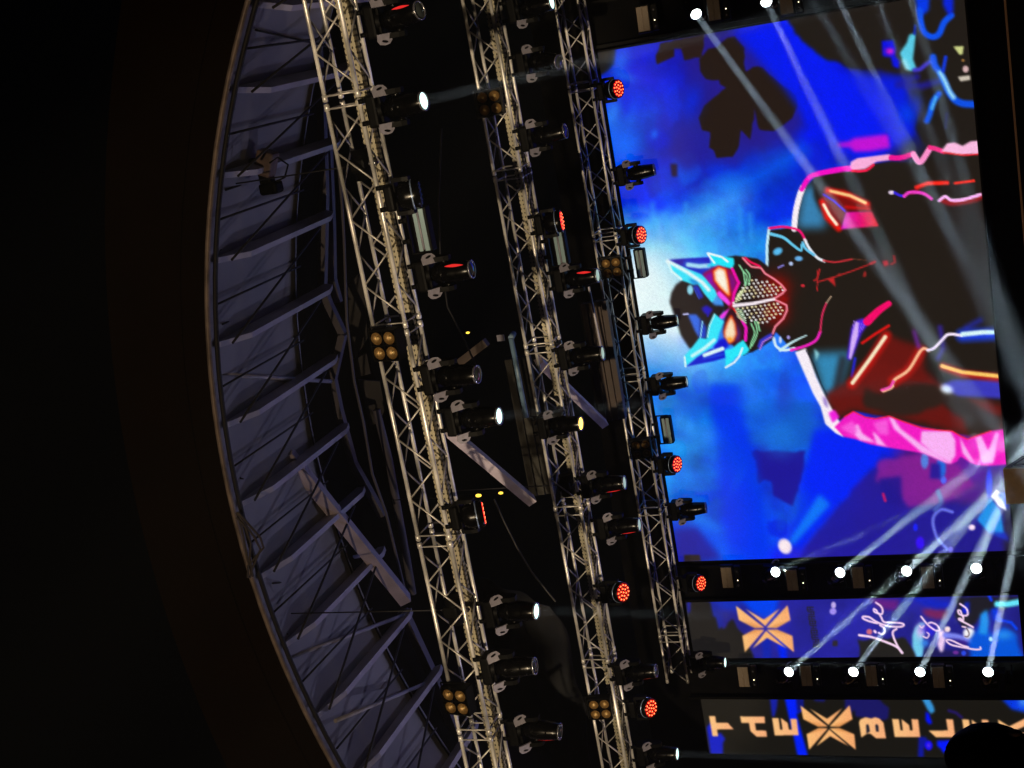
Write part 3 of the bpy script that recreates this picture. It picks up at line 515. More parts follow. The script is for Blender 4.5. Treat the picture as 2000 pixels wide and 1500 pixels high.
# ------------------------------------------------------------------ materials
ALU = mat('brushed aluminium', (0.62, 0.60, 0.57), 0.36, 0.45, 0.6, 2.2)  # strong tone noise paints uneven highlights into the metal
ALUD = mat('worn aluminium', (0.42, 0.40, 0.38), 0.45, 0.5, 0.5, 3)
BLK = mat('black powder coat', (0.0018, 0.0018, 0.002), 0.5, 0.0, 0.3, 20, spec=0.05)
BLKG = mat('black plastic', (0.0013, 0.0013, 0.0015), 0.24, 0.0, 0.2, 14, spec=0.14)
CLOTH = mat('black drape', (0.002, 0.002, 0.0022), 0.95, 0.0, 0.4, 3, 0.3, spec=0.05)
PALE = mat('pale lilac plastic', (0.19, 0.18, 0.22), 0.4, 0, 0.12, 20)
GLASS = mat('dark lens glass', (0.05, 0.06, 0.06), 0.06, 0.0, spec=0.9)
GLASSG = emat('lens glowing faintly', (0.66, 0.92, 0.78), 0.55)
RING = mat('lens ring', (0.25, 0.25, 0.28), 0.25, 0.8)
GOLD = mat('amber reflector', (0.20, 0.12, 0.04), 0.45, 0.6, 0.2, 40)
GOLD2 = mat('amber bulb', (0.45, 0.32, 0.13), 0.3, 0.2)
BEIGE = mat('beige diffuser', (0.13, 0.095, 0.065), 0.55, 0, 0.15, 30)
SOFFIT = mat('grey roof sheet', (0.31, 0.305, 0.32), 0.6, 0.0, 0.25, 0.9, 0.05)
STEEL = mat('grey painted steel', (0.50, 0.48, 0.53), 0.45, 0.1, 0.2, 2.5)
STEELD = mat('dark steel rod', (0.012, 0.012, 0.016), 0.6)
FASCIA = mat('brown fascia cladding', (0.013, 0.0068, 0.0025), 0.85, 0, 0.15, 1.2, spec=0.0)
TRIM = mat('edge trim', (0.34, 0.27, 0.24), 0.5, 0.2, 0.4, 5)
LINING = mat('near black lining', (0.003, 0.003, 0.0035), 0.95, 0, 0.5, 1.5, spec=0.05)  # near-black base colour for the rear part of the vault
BROWN = mat('brown steel beam', (0.045, 0.028, 0.022), 0.6, 0, 0.25, 3)
BRACE = mat('lilac lit grey tube', (0.52, 0.46, 0.55), 0.5, 0, 0.2, 3)  # lilac light on the tubes is tinted into their colour
GREYB = mat('grey steel beam', (0.018, 0.0165, 0.012), 0.6, 0, 0.25, 3)
CABLE = mat('cable rubber', (0.008, 0.008, 0.009), 0.6, spec=0.15)
WHITE_ON = emat('lamp lit white', (0.86, 1.0, 0.95), 9.0)
COOL_ON = emat('lamp lit cool', (0.62, 1.0, 0.90), 2.2)
AMBER_ON = emat('lamp lit amber', (1.0, 0.52, 0.06), 6.0)
RED_ON = emat('led lit red', (1.0, 0.02, 0.008), 2.2)
REDHOT = emat('led lit red core', (1.0, 0.20, 0.06), 4.0)
REDDIM = emat('red lens glass', (1.0, 0.01, 0.004), 0.10, (0.06, 0.004, 0.003))
REDREFL = emat('emissive red reflection', (1.0, 0.02, 0.02), 0.8)  # glow standing in for red light reflected on the glossy body
WARMDOT = emat('status led', (1.0, 0.85, 0.5), 4.0)
CYANP = mat('strobe glass', (0.30, 0.42, 0.46), 0.08, 0.3, spec=0.9)
def tray_mat():
    m = mat('perforated tray', (0.40, 0.35, 0.25), 0.5, 0.4); nt = m.node_tree; b = nt.nodes['Principled BSDF']
    tc = nt.nodes.new('ShaderNodeTexCoord'); sp = nt.nodes.new('ShaderNodeSeparateXYZ'); nt.links.new(tc.outputs['Object'], sp.inputs[0])
    def mth(op, a, c): 
        n = nt.nodes.new('ShaderNodeMath'); n.operation = op
        for i, q in enumerate((a, c)):
            if isinstance(q, (int, float)): n.inputs[i].default_value = q
            elif q is not None: nt.links.new(q, n.inputs[i])
        return n.outputs[0]
    sx = mth('ABSOLUTE', mth('SINE', mth('MULTIPLY', sp.outputs[0], math.pi/.062), None), None); sz = mth('ABSOLUTE', mth('SINE', mth('MULTIPLY', sp.outputs[2], math.pi/.048), None), None)
    h = mth('GREATER_THAN', mth('MULTIPLY', sx, sz), .76)
    mx = nt.nodes.new('ShaderNodeMix'); mx.data_type = 'RGBA'; mx.inputs['A'].default_value = (.30, .27, .19, 1); mx.inputs['B'].default_value = (.03, .026, .02, 1)
    nt.links.new(h, mx.inputs['Factor']); nt.links.new(mx.outputs['Result'], b.inputs['Base Color']); return m
TRAY = tray_mat()
def led_mat():
    m = bpy.data.materials.new('led picture'); m.use_nodes = True; nt = m.node_tree; b = nt.nodes['Principled BSDF']
    b.inputs['Base Color'].default_value = (0.004, 0.0038, 0.0035, 1); b.inputs['Roughness'].default_value = 0.6; b.inputs['Specular IOR Level'].default_value = 0.2
    a = nt.nodes.new('ShaderNodeAttribute'); a.attribute_name = 'picture'
    nt.links.new(a.outputs['Color'], b.inputs['Emission Color']); b.inputs['Emission Strength'].default_value = P_LED; return m
LED = led_mat()

# ------------------------------------------------------------------ ground and stage
def sheet(name, x0, x1, y0, y1, z, m, n=1):
    b = MB(); b.add([(x0, y0, z), (x1, y0, z), (x1, y1, z), (x0, y1, z)], [(0, 1, 2, 3)]); return b.build(name, m)
tag(sheet('ground', -70, 60, -50, 70, 0.0, mat('dark trodden ground', (0.03, 0.028, 0.026), 0.9, 0, 0.4, 0.8)), kind='structure')
DECK = mat('matt black stage deck', (0.012, 0.012, 0.013), 0.75, 0, 0.3, 2)
b = MB(); b.box((-5.7, 18.4, 0.5), (22, 12.8, 1.0)); tag(b.build('stage_floor', DECK), kind='structure')

# ------------------------------------------------------------------ roof over the stage
YR = 13.4; AX, AZ, AR = -0.3916*YR, 1.6-0.1343*YR, 0.8168*YR
def arc(th, r, Y): return Vector((AX+r*math.sin(th), Y, AZ+r*math.cos(th)))
TH = [R(t) for t in np.linspace(-62, 62, 63)]
roof = tag(empty('stage_roof', (AX, YR, 0)), 'arched grey sheet roof with brown fascia over the whole stage', 'roof')
def rp(mb, name, m, parent=roof):
    o = mb.build(name, m, parent); o.matrix_parent_inverse = Matrix.Translation((-AX, -YR, 0)) if parent is roof else Matrix.Translation(Vector((-AX, -YR, 0))); return o
def strip(r0, Y0, r1, Y1, mb=None, th=TH):
    mb = mb or MB(); vs = []
    for t in th: vs += [arc(t, r0, Y0), arc(t, r1, Y1)]
    fs = [(2*i, 2*i+1, 2*i+3, 2*i+2) for i in range(len(th)-1)]
    return mb.add(vs, fs, 0, True)
YB = 16.13
RIBS = [38.2+4.2, 37.0, 32.4, 27.3, 22.1, 16.8, 11.4, 6.1, 0.7, -4.4, -9.4, -14.8, -19.9, -25.2, -30.6, -36]
# front sheets: one bay between two ribs each, with a rolled rear edge
mb = MB()
strip(AR+0.02, YR+0.02, AR+0.02, YB-0.45, mb); rp(mb, 'soffit_sheet', SOFFIT)
mb = MB(); strip(AR-0.03, YB-0.60, AR+4.6, 26.5, mb); rp(mb, 'rear_lining', LINING)
mb = MB(); strip(AR+0.35, YR-0.02, AR+5.0, 26.6, mb); rp(mb, 'outer_skin', FASCIA)
# fascia: the band above the front edge
mb = MB(); ro, cz = 1.0809*YR, 1.6-0.2938*YR; cx = -0.4226*YR; vs = []
for t in TH:
    p = arc(t, AR+0.01, YR); dx, dz = math.sin(t), math.cos(t)
    ox, oz = p.x-cx, p.z-cz; bq = ox*dx+oz*dz; cq = ox*ox+oz*oz-ro*ro; k = -bq+math.sqrt(max(0, bq*bq-cq)); k = max(k, 0.6)
    vs += [p, Vector((p.x+dx*k, YR, p.z+dz*k)), Vector((p.x+dx*k, YR+0.35, p.z+dz*k))]
mb.add(vs, [f for i in range(len(TH)-1) for f in ((3*i, 3*i+3, 3*i+4, 3*i+1), (3*i+1, 3*i+4, 3*i+5, 3*i+2))], 0, False); rp(mb, 'fascia', FASCIA)
mb = MB(); mb.path([arc(t, AR-0.02, YR-0.05) for t in TH], 0.033, 8); rp(mb, 'edge_trim', TRIM)
mb = MB(); mb.path([arc(t, AR-0.085, YR+0.02) for t in TH], 0.03, 6); rp(mb, 'gutter_rail', STEELD)
for i, dg in enumerate(RIBS):
    t = R(dg); mb = MB(); vs = []
    for Y, dp in ((YR+.10, .015), (YR+.65, .20), (YB+.10, .20), (YB+.34, .12)):
        for w_, rr in ((-.035, AR-.002), (.035, AR-.002), (.035, AR-.002-dp), (-.035, AR-.002-dp)): vs.append(arc(t+w_/AR, rr, Y))
    fs = [(0, 1, 2, 3), (15, 14, 13, 12)]+[(4*k+j, 4*k+4+j, 4*k+4+(j+1) % 4, 4*k+(j+1) % 4) for k in range(3) for j in range(4)]
    mb.add(vs, fs); rp(mb, 'rib', STEEL)
for i in range(len(RIBS)-1):
    t0, t1 = R(RIBS[i]), R(RIBS[i+1]); tm = (t0+t1)/2
    mb = MB(); mb.tube(arc(tm, AR-0.06, YR+0.12), arc(tm-.003, AR-0.06, YB-0.5), 0.014, 6); rp(mb, 'purlin_rod', STEELD)
    mb = MB(); mb.tube(arc(t1+.004, AR-0.22, YR+0.15), arc(t0-.004, AR-0.22, YB-0.25), 0.016, 6); rp(mb, 'cross_rod', STEELD)
GIRD = mat('lilac grey girder', (0.14, 0.135, 0.18), 0.55, 0, 0.2, 3)
mb = MB()
pts = [(618,60),(628,200),(634,380),(630,560),(641,592),(670,652),(650,740),(662,800),(690,905),(748,1008)]
pp = [at(x, y, YB+0.4) for x, y in pts]
for a, c in zip(pp[:-1], pp[1:]): mb.bar(a, c, 0.10, 0.10, (0, 1, 0))
rp(mb, 'edge_girder', GIRD)
mb = MB(); pp = [at(x, y, YB+0.4) for x, y in [(786,1192),(815,1255),(850,1330),(905,1470)]]
for a, c in zip(pp[:-1], pp[1:]): mb.bar(a, c, 0.13, 0.13, (0, 1, 0))
rp(mb, 'edge_girder', GIRD)
mb = MB(); mb.path([at(x, y, YB+0.3) for x, y in [(655,250),(668,400),(672,469),(677,625),(692,745),(710,825),(727,925),(754,1002),(790,1150)]], 0.02, 6); rp(mb, 'conduit', GIRD)
mb = MB(); mb.path([at(x, y, YB+0.9) for x, y in [(735,800),(760,900),(778,1000),(796,1100),(806,1160)]], 0.06, 8); rp(mb, 'conduit', GIRD)
for p, q, Y0, Y1, wd in (((560,885),(792,1172),15.0,16.3,0.17), ((878,843),(1038,978),16.6,18.0,0.14), ((1052,705),(1180,828),19.5,21.5,0.13)):
    mb = MB(); mb.bar(at(*p, Y0), at(*q, Y1), wd, wd, (0, 1, 0.3)); rp(mb, 'diagonal_brace', BRACE)
mb = MB(); mb.bar(at(898,708,18.5), at(950,668,18.5), 0.12, 0.12, (0, 1, 0)); rp(mb, 'diagonal_brace', BROWN)
mb = MB(); mb.box(at(978,660,19.0), (.10, .02, .12)); rp(mb, 'gusset_plate', GIRD)
for p, q in (((420,730),(646,745)), ((500,1122),(702,1086)), ((562,1286),(792,1200)), ((655,1408),(852,1326)), ((415,470),(560,500))):
    mb = MB(); mb.tube(at(*p, YR+0.15), at(*q, YB+0.2), 0.028, 8); rp(mb, 'tie_tube', STEEL)
def hbeam(px0, px1, Y, w_px, m, grooves):
    a, c = at(*px0, Y), at(*px1, Y); k = w_px*(Y/0.95)/FPX
    mb = MB(); z = a.z; c = Vector((c.x, c.y, a.z)); n = grooves+1; h = k/n
    for i in range(n): mb.bar(a+Vector((0, i*0.03, -h*i)), c+Vector((0, i*0.03, -h*i)), 0.16, h*0.9, (0, 0, 1))
    return rp(mb, 'roof_beam', m)
hbeam((995,700),(1052,965),20.3,50,GREYB,2)
hbeam((1142,592),(1196,820),21.9,50,BROWN,3)
mb = MB(); mb.tube(at(998,660,19.9), at(1028,815,19.9), 0.045, 8); mb.tube(at(998,660,19.9), at(1003,652,20.1), 0.05, 8); rp(mb, 'service_pipe', mat('blue lit pipe', (0.12, 0.20, 0.30), 0.4))  # blue light on the pipe is put into its base colour
mb = MB(); mb.tube(at(1150,560,21.5), at(1178,700,21.5), 0.02, 6); rp(mb, 'service_pipe', STEEL)
mb = MB(); pp = [at(x, y, YB+.7) for x, y in [(640,250),(648,440),(650,545),(662,590)]]
for a, c in zip(pp[:-1], pp[1:]): mb.bar(a, c, 0.09, 0.09, (0, 1, 0))
rp(mb, 'edge_girder', GIRD)
PANEL = mat('dark grey ceiling board', (.07, .07, .08), .7, 0, .3, 2)
for q in ([(680,560),(700,536),(712,560),(718,660),(694,700),(682,640)], [(700,742),(742,745),(752,800),(740,826),(722,832)], [(686,704),(716,690),(724,730),(694,738)], [(664,330),(684,330),(690,440),(674,452)], [(640,150),(668,146),(676,280),(648,300)]):
    P = [at(x, y, YB+1.3) for x, y in q]; mb = MB(); n = len(P); mb.add(P+[p+Vector((0, .06, .03)) for p in P], [list(range(n)), list(range(2*n-1, n-1, -1))]+[(i, (i+1) % n, (i+1) % n+n, i+n) for i in range(n)]); rp(mb, 'ceiling_board', PANEL)
gg = random.Random(12)
for k in range(9):
    y0 = 60+k*150+gg.uniform(-30, 30); x0 = float(np.interp(y0, [0,230,530,740,900,1130,1290,1500], [500,438,415,420,440,510,570,660])); mb = MB()
    mb.tube(at(x0+gg.uniform(4, 20), y0, YR+.3), at(x0+gg.uniform(130, 190), y0-gg.uniform(-60, 110), YB-.1), 0.012, 6); rp(mb, 'stay_wire', STEELD)
# backdrop drapes
def drape(name, a, c, z0, z1, amp, n, m, label):
    a, c = Vector(a), Vector(c); d = c-a; nn = Vector((-d.y, d.x, 0)).normalized(); vs = []; g = random.Random(n)
    ph = [g.uniform(0, 6) for _ in range(4)]
    for i in range(n+1):
        u = i/n; o = amp*(math.sin(u*n*.55+ph[0])+.6*math.sin(u*n*.23+ph[1])); p = a+d*u+nn*o
        for z, k in ((z0, 1.3), (z0+(z1-z0)*.5, 1.0), (z1, .5)): q = a+d*u+nn*o*k; vs.append((q.x, q.y, z))
    fs = [(3*i+k, 3*i+3+k, 3*i+4+k, 3*i+1+k) for i in range(n) for k in (0, 1)]
    mb = MB(); mb.add(vs, fs, 0, True); o = mb.build(name, m); so = o.modifiers.new('thick', 'SOLIDIFY'); so.thickness = 0.012
    return tag(o, label, 'curtain')
drape('stage_curtain', (-20, 24.6, 0), (6, 24.6, 0), 0.9, 9.6, 0.07, 120, CLOTH, 'wide black backdrop curtain hanging behind the video walls')
drape('stage_curtain', (-15.4, 16.4, 0), (-18.6, 23.8, 0), 0.9, 8.6, 0.16, 40, mat('charcoal drape', (0.03, 0.03, 0.036), 0.9, 0, 0.3, 2), 'charcoal side curtain with deep folds beyond the far truss ends')

# ------------------------------------------------------------------ box trusses
YT = [13.65, 18.40, 22.72]; ZT = 8.1; TS = 0.40
TR_L = ['silver box truss nearest the roof edge, with a perforated cable tray', 'silver box truss hanging between the two other trusses', 'silver box truss directly above the top of the video walls']
def truss(i, x0, x1, tray, off):
    Y = YT[i]; root = tag(empty('box_truss', ((x0+x1)/2, Y+TS/2, ZT)), TR_L[i], 'truss', 'lighting trusses over the stage')
    L = (x1-x0)/2; h = TS/2
    for y in (-h, h):
        for z in (0.0, TS):
            mb = MB(); x = -L; seg = 2.6; g = off-seg
            while g < 2*L:
                s, e = max(0, g), min(2*L, g+seg)
                if e-s > .02:
                    mb.tube((-L+s+.008, y, z), (-L+e-.008, y, z), 0.024, 10); 
                    for q in (s+.05, e-.05): mb.tube((-L+q-.035, y, z), (-L+q+.035, y, z), 0.031, 10)
                g += seg
            mb.build('chord', ALU, root)
    def lace(fn, name, ph):
        mb = MB(); g = off-2.6
        while g < 2*L:
            s, e = g+.16, g+2.6-.16; n = 6; st = (e-s)/n
            for q in (g+.07, g+2.6-.07):
                if 0 <= q <= 2*L: mb.tube(fn(-L+q, 0), fn(-L+q, 1), 0.011, 6)
            for k in range(n):
                p, q = s+k*st, s+(k+1)*st
                if p < 0 or q > 2*L: continue
                z0 = (k+ph) % 2; mb.tube(fn(-L+p, z0), fn(-L+q, 1-z0), 0.0115, 6)
            g += 2.6
        return mb.build(name, ALUD, root)
    lace(lambda x, t: (x, -h, t*TS), 'front_lacing', 0); lace(lambda x, t: (x, h, t*TS), 'rear_lacing', 1)
    lace(lambda x, t: (x, -h+t*TS, TS), 'top_lacing', 0); lace(lambda x, t: (x, -h+t*TS, 0), 'bottom_lacing', 1)
    if tray:
        mb = MB(); mb.box((0, h-.045, 0.125), (2*L-.1, 0.008, 0.19)); mb.box((0, h-.075, 0.03), (2*L-.1, 0.06, 0.006)); mb.build('cable_tray', TRAY, root)
    cb = MB(); g = random.Random(40+i)
    for j in range(0 if tray else 3):
        pts = []; yy = g.uniform(-.1, .1)
        for k in range(int(2*L/.25)+1):
            pts.append((-L+.05+k*.25*(1-.05/L), .06+yy*.3+.02*math.sin(k*.9+j), 0.075+.02*abs(math.sin(k*.5+j*2))))
        cb.path(pts, 0.011, 5)
    if not tray: cb.build('cable_loom', CABLE, root)
    return root
truss(0, -12.9, 1.75, True, 1.95); truss(1, -13.1, 1.65, True, 0.55); truss(2, -12.72, 1.60, False, 0.95)

# ------------------------------------------------------------------ prototypes of the fixtures
def add_clamps(root):
    for sx in (-.12, .12):
        mb = MB(); mb.lathe([(.030, -.025), (.042, -.025), (.042, .025), (.030, .025), (.030, -.025)], 14, Matrix.Translation((sx, 0, .024)) @ Matrix.Rotation(R(90), 4, 'Y'))
        mb.box((sx, 0, -.035), (.05, .05, .05)); mb.build('clamp', BLK, root)
def mh_head(kind):
    root = None
def make_moving_head(name, lens_m, red=False, body=BLKG, cover=PALE):
    root = empty(name)
    add_clamps(root)
    mb = MB(); mb.box((0, 0, -.125), (.36, .26, .13), bev=.03); mb.lathe([(.10, -.23), (.115, -.19)], 20); mb.box((0, -.131, -.125), (.12, .006, .05)); mb.build('base', BLK, root)
    for sx in (-1, 1):
        mb = MB(); prof = [(-.095, -.21), (.095, -.21), (.085, -.30), (.07, -.42), (.04, -.475), (-.04, -.475), (-.07, -.42), (-.085, -.30)]
        mb.prism(prof, .055, Matrix.Translation((sx*.175, 0, 0)) @ Matrix.Rotation(R(90), 4, 'Z')); mb.box((sx*.13, 0, -.215), (.15, .17, .035), bev=.01)
        arm = mb.build('yoke_arm', BLK, root)
        mb = MB(); cs = [(-.055*sx, -.085), (.02*sx, -.088), (.058*sx, -.055), (.068*sx, 0), (.058*sx, .055), (.02*sx, .085), (-.055*sx, .08)]
        Mx = Matrix.Translation((sx*.196, -.118, -.262)) @ Matrix.Rotation(R(48), 4, 'X') @ Matrix.Rotation(R(sx*10), 4, 'Z')
        mb.prism(cs, .02, Mx, 0); hole = [(sx*(.026+.014*math.cos(a)-.008*math.sin(a)), .036*math.sin(a)) for a in np.linspace(0, 2*math.pi, 13)[:-1]]
        mb.prism(hole, .026, Mx, 1); mb.build('handle_cover', [cover, BLK], arm)
    hd = MB(); hd.lathe([(.0, .17), (.075, .165), (.105, .13), (.122, .05), (.128, -.04), (.124, -.13), (.113, -.22), (.106, -.285), (.098, -.30)], 26)
    for k in range(3): hd.lathe([(.128-.004*k, .03-.012*k), (.132-.004*k, .026-.012*k), (.128-.004*k, .022-.012*k)], 26)
    for sx in (-1, 1): hd.tube((sx*.11, 0, 0), (sx*.16, 0, 0), .045, 12)
    hd.box((0, -.118, -.03), (.03, .03, .07), bev=.008); hd.box((.02, -.112, -.16), (.05, .012, .02))
    head = hd.build('head', body, root, (0, 0, -.40))
    rg = MB(); rg.lathe([(.098, -.298), (.106, -.300), (.107, -.318), (.092, -.320), (.090, -.300)], 26); rg.build('lens_ring', RING, head)
    ln = MB(); ln.lathe([(.0, -.322), (.05, -.318), (.091, -.306)], 26); ln.build('lens', lens_m, head)
    if red:
        s = MB()
        vs = []; a0 = -math.pi/2+(-1.0 if red == 2 else .75)
        for k in range(11):
            z = -.03-.022*k; r0 = float(np.interp(-z, [.03, .04, .13, .22, .285], [.127, .1285, .1245, .1135, .1065]))+.001; wd = .16*math.sin(math.pi*(k+.4)/10.8)
            vs += [(r0*math.cos(a0-wd), r0*math.sin(a0-wd), z), (r0*math.cos(a0+wd), r0*math.sin(a0+wd), z)]
        s.add(vs, [(2*k, 2*k+1, 2*k+3, 2*k+2) for k in range(10)], 0, True)
        s.build('reflected_red', REDREFL, head)  # reflection of red light, drawn as an emissive strip
    return root
def make_wash(on=True):
    root = empty('led_wash_light'); add_clamps(root)
    mb = MB(); mb.box((0, 0, -.11), (.30, .24, .11), bev=.03); mb.build('base', BLK, root)
    for sx in (-1, 1):
        mb = MB(); mb.prism([(-.06, -.16), (.06, -.16), (.055, -.28), (.04, -.35), (-.04, -.35), (-.055, -.28)], .045, Matrix.Translation((sx*.185, 0, 0)) @ Matrix.Rotation(R(90), 4, 'Z')); mb.box((sx*.13, 0, -.165), (.14, .11, .03)); mb.build('yoke_arm', BLK, root)
    hd = MB(); hd.lathe([(0, .13), (.10, .125), (.14, .09), (.155, .03), (.160, -.06), (.158, -.12), (.150, -.125)], 28)
    for sx in (-1, 1): hd.tube((sx*.14, 0, 0), (sx*.17, 0, 0), .04, 12)
    head = hd.build('head', BLKG, root, (0, 0, -.31))
    rm = MB(); rm.lathe([(.160, -.035), (.166, -.035), (.166, -.05), (.160, -.05)], 28); rm.build('trim_ring', mat('blue grey trim', (0.25, 0.33, 0.5), .3, .6), head)
    f = MB(); f.lathe([(.0, -.118), (.15, -.118)], 28); f.build('lens_face', REDDIM if on else GLASS, head)
    ls = MB()
    for n, rr in ((1, 0), (6, .058), (12, .113)):
        for k in range(n):
            a = 2*math.pi*k/n+(.26 if n == 12 else 0); q = Matrix.Translation((rr*math.cos(a), rr*math.sin(a), -.119))
            ls.lathe([(.0, -.014), (.012, -.012), (.0195, -.002)], 10, q, 0); ls.lathe([(.0, -.017), (.0115, -.0135)], 8, q, 1)
    ls.build('led_array', [RED_ON, REDHOT] if on else [GLASS, GLASS], head)
    return root
def make_blinder():
    root = empty('four_lamp_blinder'); s = .175
    mb = MB()
    for x in (-s, s): mb.box((x, .02, 0), (.016, .16, 2*s))
    for z in (-s, s): mb.box((0, .02, z), (2*s, .16, .016))
    mb.box((0, .095, 0), (2*s, .012, 2*s)); mb.box((0, -.05, 0), (.012, .02, 2*s)); mb.box((0, -.05, 0), (2*s, .02, .012))
    mb.build('housing', BLK, root)
    for i in (-1, 1):
        for k in (-1, 1):
            q = Matrix.Translation((i*.086, -.048, k*.086)) @ Matrix.Rotation(R(90), 4, 'X')
            bw = MB(); bw.lathe([(.074, .012), (.066, -.004), (.045, -.024), (.02, -.034), (0, -.036)], 18, q); lamp = bw.build('lamp', GOLD, root)
            bb = MB(); bb.lathe([(0, .004), (.014, .0), (.02, -.012), (.016, -.030)], 12, q); bb.build('bulb', GOLD2, lamp)
    mb = MB(); mb.bar((-s-.02, .03, 0), (-s-.02, .03, s+.05), .02, .008); mb.bar((s+.02, .03, 0), (s+.02, .03, s+.05), .02, .008); mb.bar((-s-.02, .03, s+.05), (s+.02, .03, s+.05), .02, .008, (0, 1, 0)); mb.build('yoke', BLK, root)
    return root
def make_strobe():
    root = empty('strobe_light'); add_clamps(root)
    mb = MB(); mb.box((-.27, 0, -.15), (.012, .05, .22)); mb.box((.27, 0, -.15), (.012, .05, .22)); mb.box((0, 0, -.05), (.54, .05, .012)); mb.build('bracket', BLK, root)
    mb = MB(); mb.box((0, 0, -.22), (.52, .15, .20), bev=.02); hs = mb.build('housing', BLK, root)
    mb = MB(); mb.box((0, -.079, -.185), (.48, .01, .045)); mb.box((0, -.079, -.265), (.48, .01, .055)); mb.build('glass_front', CYANP, root)
    mb = MB(); mb.tube((-.22, -.09, -.225), (.22, -.09, -.225), .012, 8); mb.build('flash_tube', PALE, root)
    return root
def set_head(root, d):                       # aim the head of a fixture along a world direction
    hd = [c for c in KIDS[root.name] if c.name.startswith('head')][0]
    q = root.rotation_euler.to_matrix().inverted() @ Vector(d).normalized()
    t = math.atan2(q.x, -q.z) if abs(q.x) > 1e-6 else 0
    hd.rotation_euler = Vector((0, 0, -1)).rotation_difference(q).to_euler()
    return hd
PROTO = {}
def instance(kind):
    if kind not in PROTO:
        PROTO[kind] = {'off': lambda: make_moving_head('moving_head_light', GLASS), 'offg': lambda: make_moving_head('moving_head_light', GLASSG), 'red1': lambda: make_moving_head('moving_head_light', GLASS, 1), 'red2': lambda: make_moving_head('moving_head_light', GLASSG, 2), 'red3': lambda: make_moving_head('moving_head_light', GLASS, 2), 'red4': lambda: make_moving_head('moving_head_light', GLASSG, 1),
                       'on': lambda: make_moving_head('moving_head_light', WHITE_ON), 'cool': lambda: make_moving_head('moving_head_light', COOL_ON), 'amber': lambda: make_moving_head('moving_head_light', AMBER_ON),
                       'wash': make_wash, 'washoff': lambda: make_wash(False), 'blinder': make_blinder, 'strobe': make_strobe}[kind]()
        return PROTO[kind]
    return copy_tree(PROTO[kind])
HL = 'lamps hanging from the trusses'
def hang(kind, i, px, zl, label, cat, group, aim=(0, 0, -1), zroot=None, dY=None, yaw=0.0):
    """lamp whose lower end shows at px; it hangs under the front or the back chord of truss i"""
    zr = ZT-.048 if zroot is None else zroot
    p = atz(px[0], px[1], zr-zl)
    yc = [YT[i], YT[i]+TS]; Y = min(yc, key=lambda q: abs(q-p.y)) if dY is None else YT[i]+dY
    X = at(px[0], px[1], Y).x
    o = instance(kind); o.location = (X, Y, zr); o.rotation_euler = (0, 0, yaw); tag(o, label, cat, group)
    if kind not in ('blinder', 'strobe'):
        a = Vector(aim).normalized(); h = set_head(o, a)
    return o
MHG, WG, BG, SG = 'moving head lights hung under the trusses', 'red led wash lights', 'four lamp blinders on the truss fronts', 'strobe bars under the trusses'
def mh(kind, i, px, label, aim=(0, -.08, -1), **k): return hang(kind, i, px, .70, label, 'stage light', MHG, aim, **k)
NEAR, MID, FAR = 'front truss', 'middle truss', 'rear truss'
beams = []
def lit(o, aim, power, half, col=(0.86, 0.97, 1.0)):
    a = Vector(aim).normalized(); Mw = Matrix.Translation(o.location) @ o.rotation_euler.to_matrix().to_4x4()
    p = Mw @ Vector((0, 0, -.40)) + a*.335; beam(p, a, power, half, col, 0.06)
# front truss, from the top of the photograph downwards
mh('red1', 0, (838,22), 'moving head with red reflection on its flank, first on the front truss at the frame edge', (.1, -.2, -1))
a = (.06, -.12, -1); o = mh('cool', 0, (828,200), 'lit white moving head on the front truss before the beam crossing two trusses', a); lit(o, a, P_BEAM*.13, 1.1)
hang('washoff', 0, (818,378), .45, 'unlit boxy wash light on the front truss above the strobe bar', 'stage light', 'wash lights', (0, .35, -1))
hang('strobe', 0, (840,445), .33, 'strobe bar with blue and beige edges under the front truss', 'strobe', SG)
mh('red1', 0, (917,527), 'unlit moving head with a red reflection on its side under the front truss, below the strobe bar', (.02, 0, -1))
mh('off', 0, (931,730), 'unlit moving head just below the first four lamp blinder of the front truss')
a = (.02, -.06, -1); o = mh('cool', 0, (970,813), 'lit white moving head on the front truss above the lilac lit diagonal brace', a); lit(o, a, P_BEAM*.06, 1.1)
hang('wash', 0, (942,1005), .45, 'dark wash light with a red rim on the front truss', 'stage light', 'wash lights', (0, .41, -1))
a = (-.01, -.06, -1); o = mh('cool', 0, (1043,1192), 'lit white moving head on the front truss sending a straight beam past the red lamps', a); lit(o, a, P_BEAM*.09, 1.1)
mh('off', 0, (1042,1303), 'unlit moving head on the front truss beside the second four lamp blinder', (.02, .05, -1))
mh('red3', 0, (1085,1425), 'moving head with a red reflection on its lower side, last on the front truss at the frame edge', (-.1, .02, -1))
# middle truss
a = (.05, -.1, -1); o = mh('cool', 1, (1080,6), 'lit moving head on the middle truss cut by the frame edge', a)
mh('off', 1, (1055,120), 'tilted unlit moving head on the middle truss, above its first blinder', (-.15, -.35, -1), dY=.4)
mh('off', 1, (1107,258), 'unlit moving head on the middle truss just below the first blinder', (.06, 0, -1))
hang('wash', 1, (1098,432), .45, 'red wash light seen edge on under the middle truss', 'stage light', WG, (.02, .16, -1))
hang('strobe', 1, (1104,482), .33, 'dim strobe bar under the middle truss beside the edge on red lamp', 'strobe', SG)
mh('red4', 1, (1168,538), 'moving head with a pale lens and blue handle under the middle truss', (.02, -.04, -1))
mh('offg', 1, (1182,690), 'moving head with a pale green lens in front of the brown roof beam', (.02, 0, -1))
o = mh('amber', 1, (1148,825), 'moving head with a glowing amber lens on the middle truss', (0, -.10, -1), zroot=ZT+TS-.03, dY=-.26); mb = MB(); mb.bar((0, -.02, .0), (0, .26, .03), .05, .05); mb.build('hanging_arm', BLK, o)
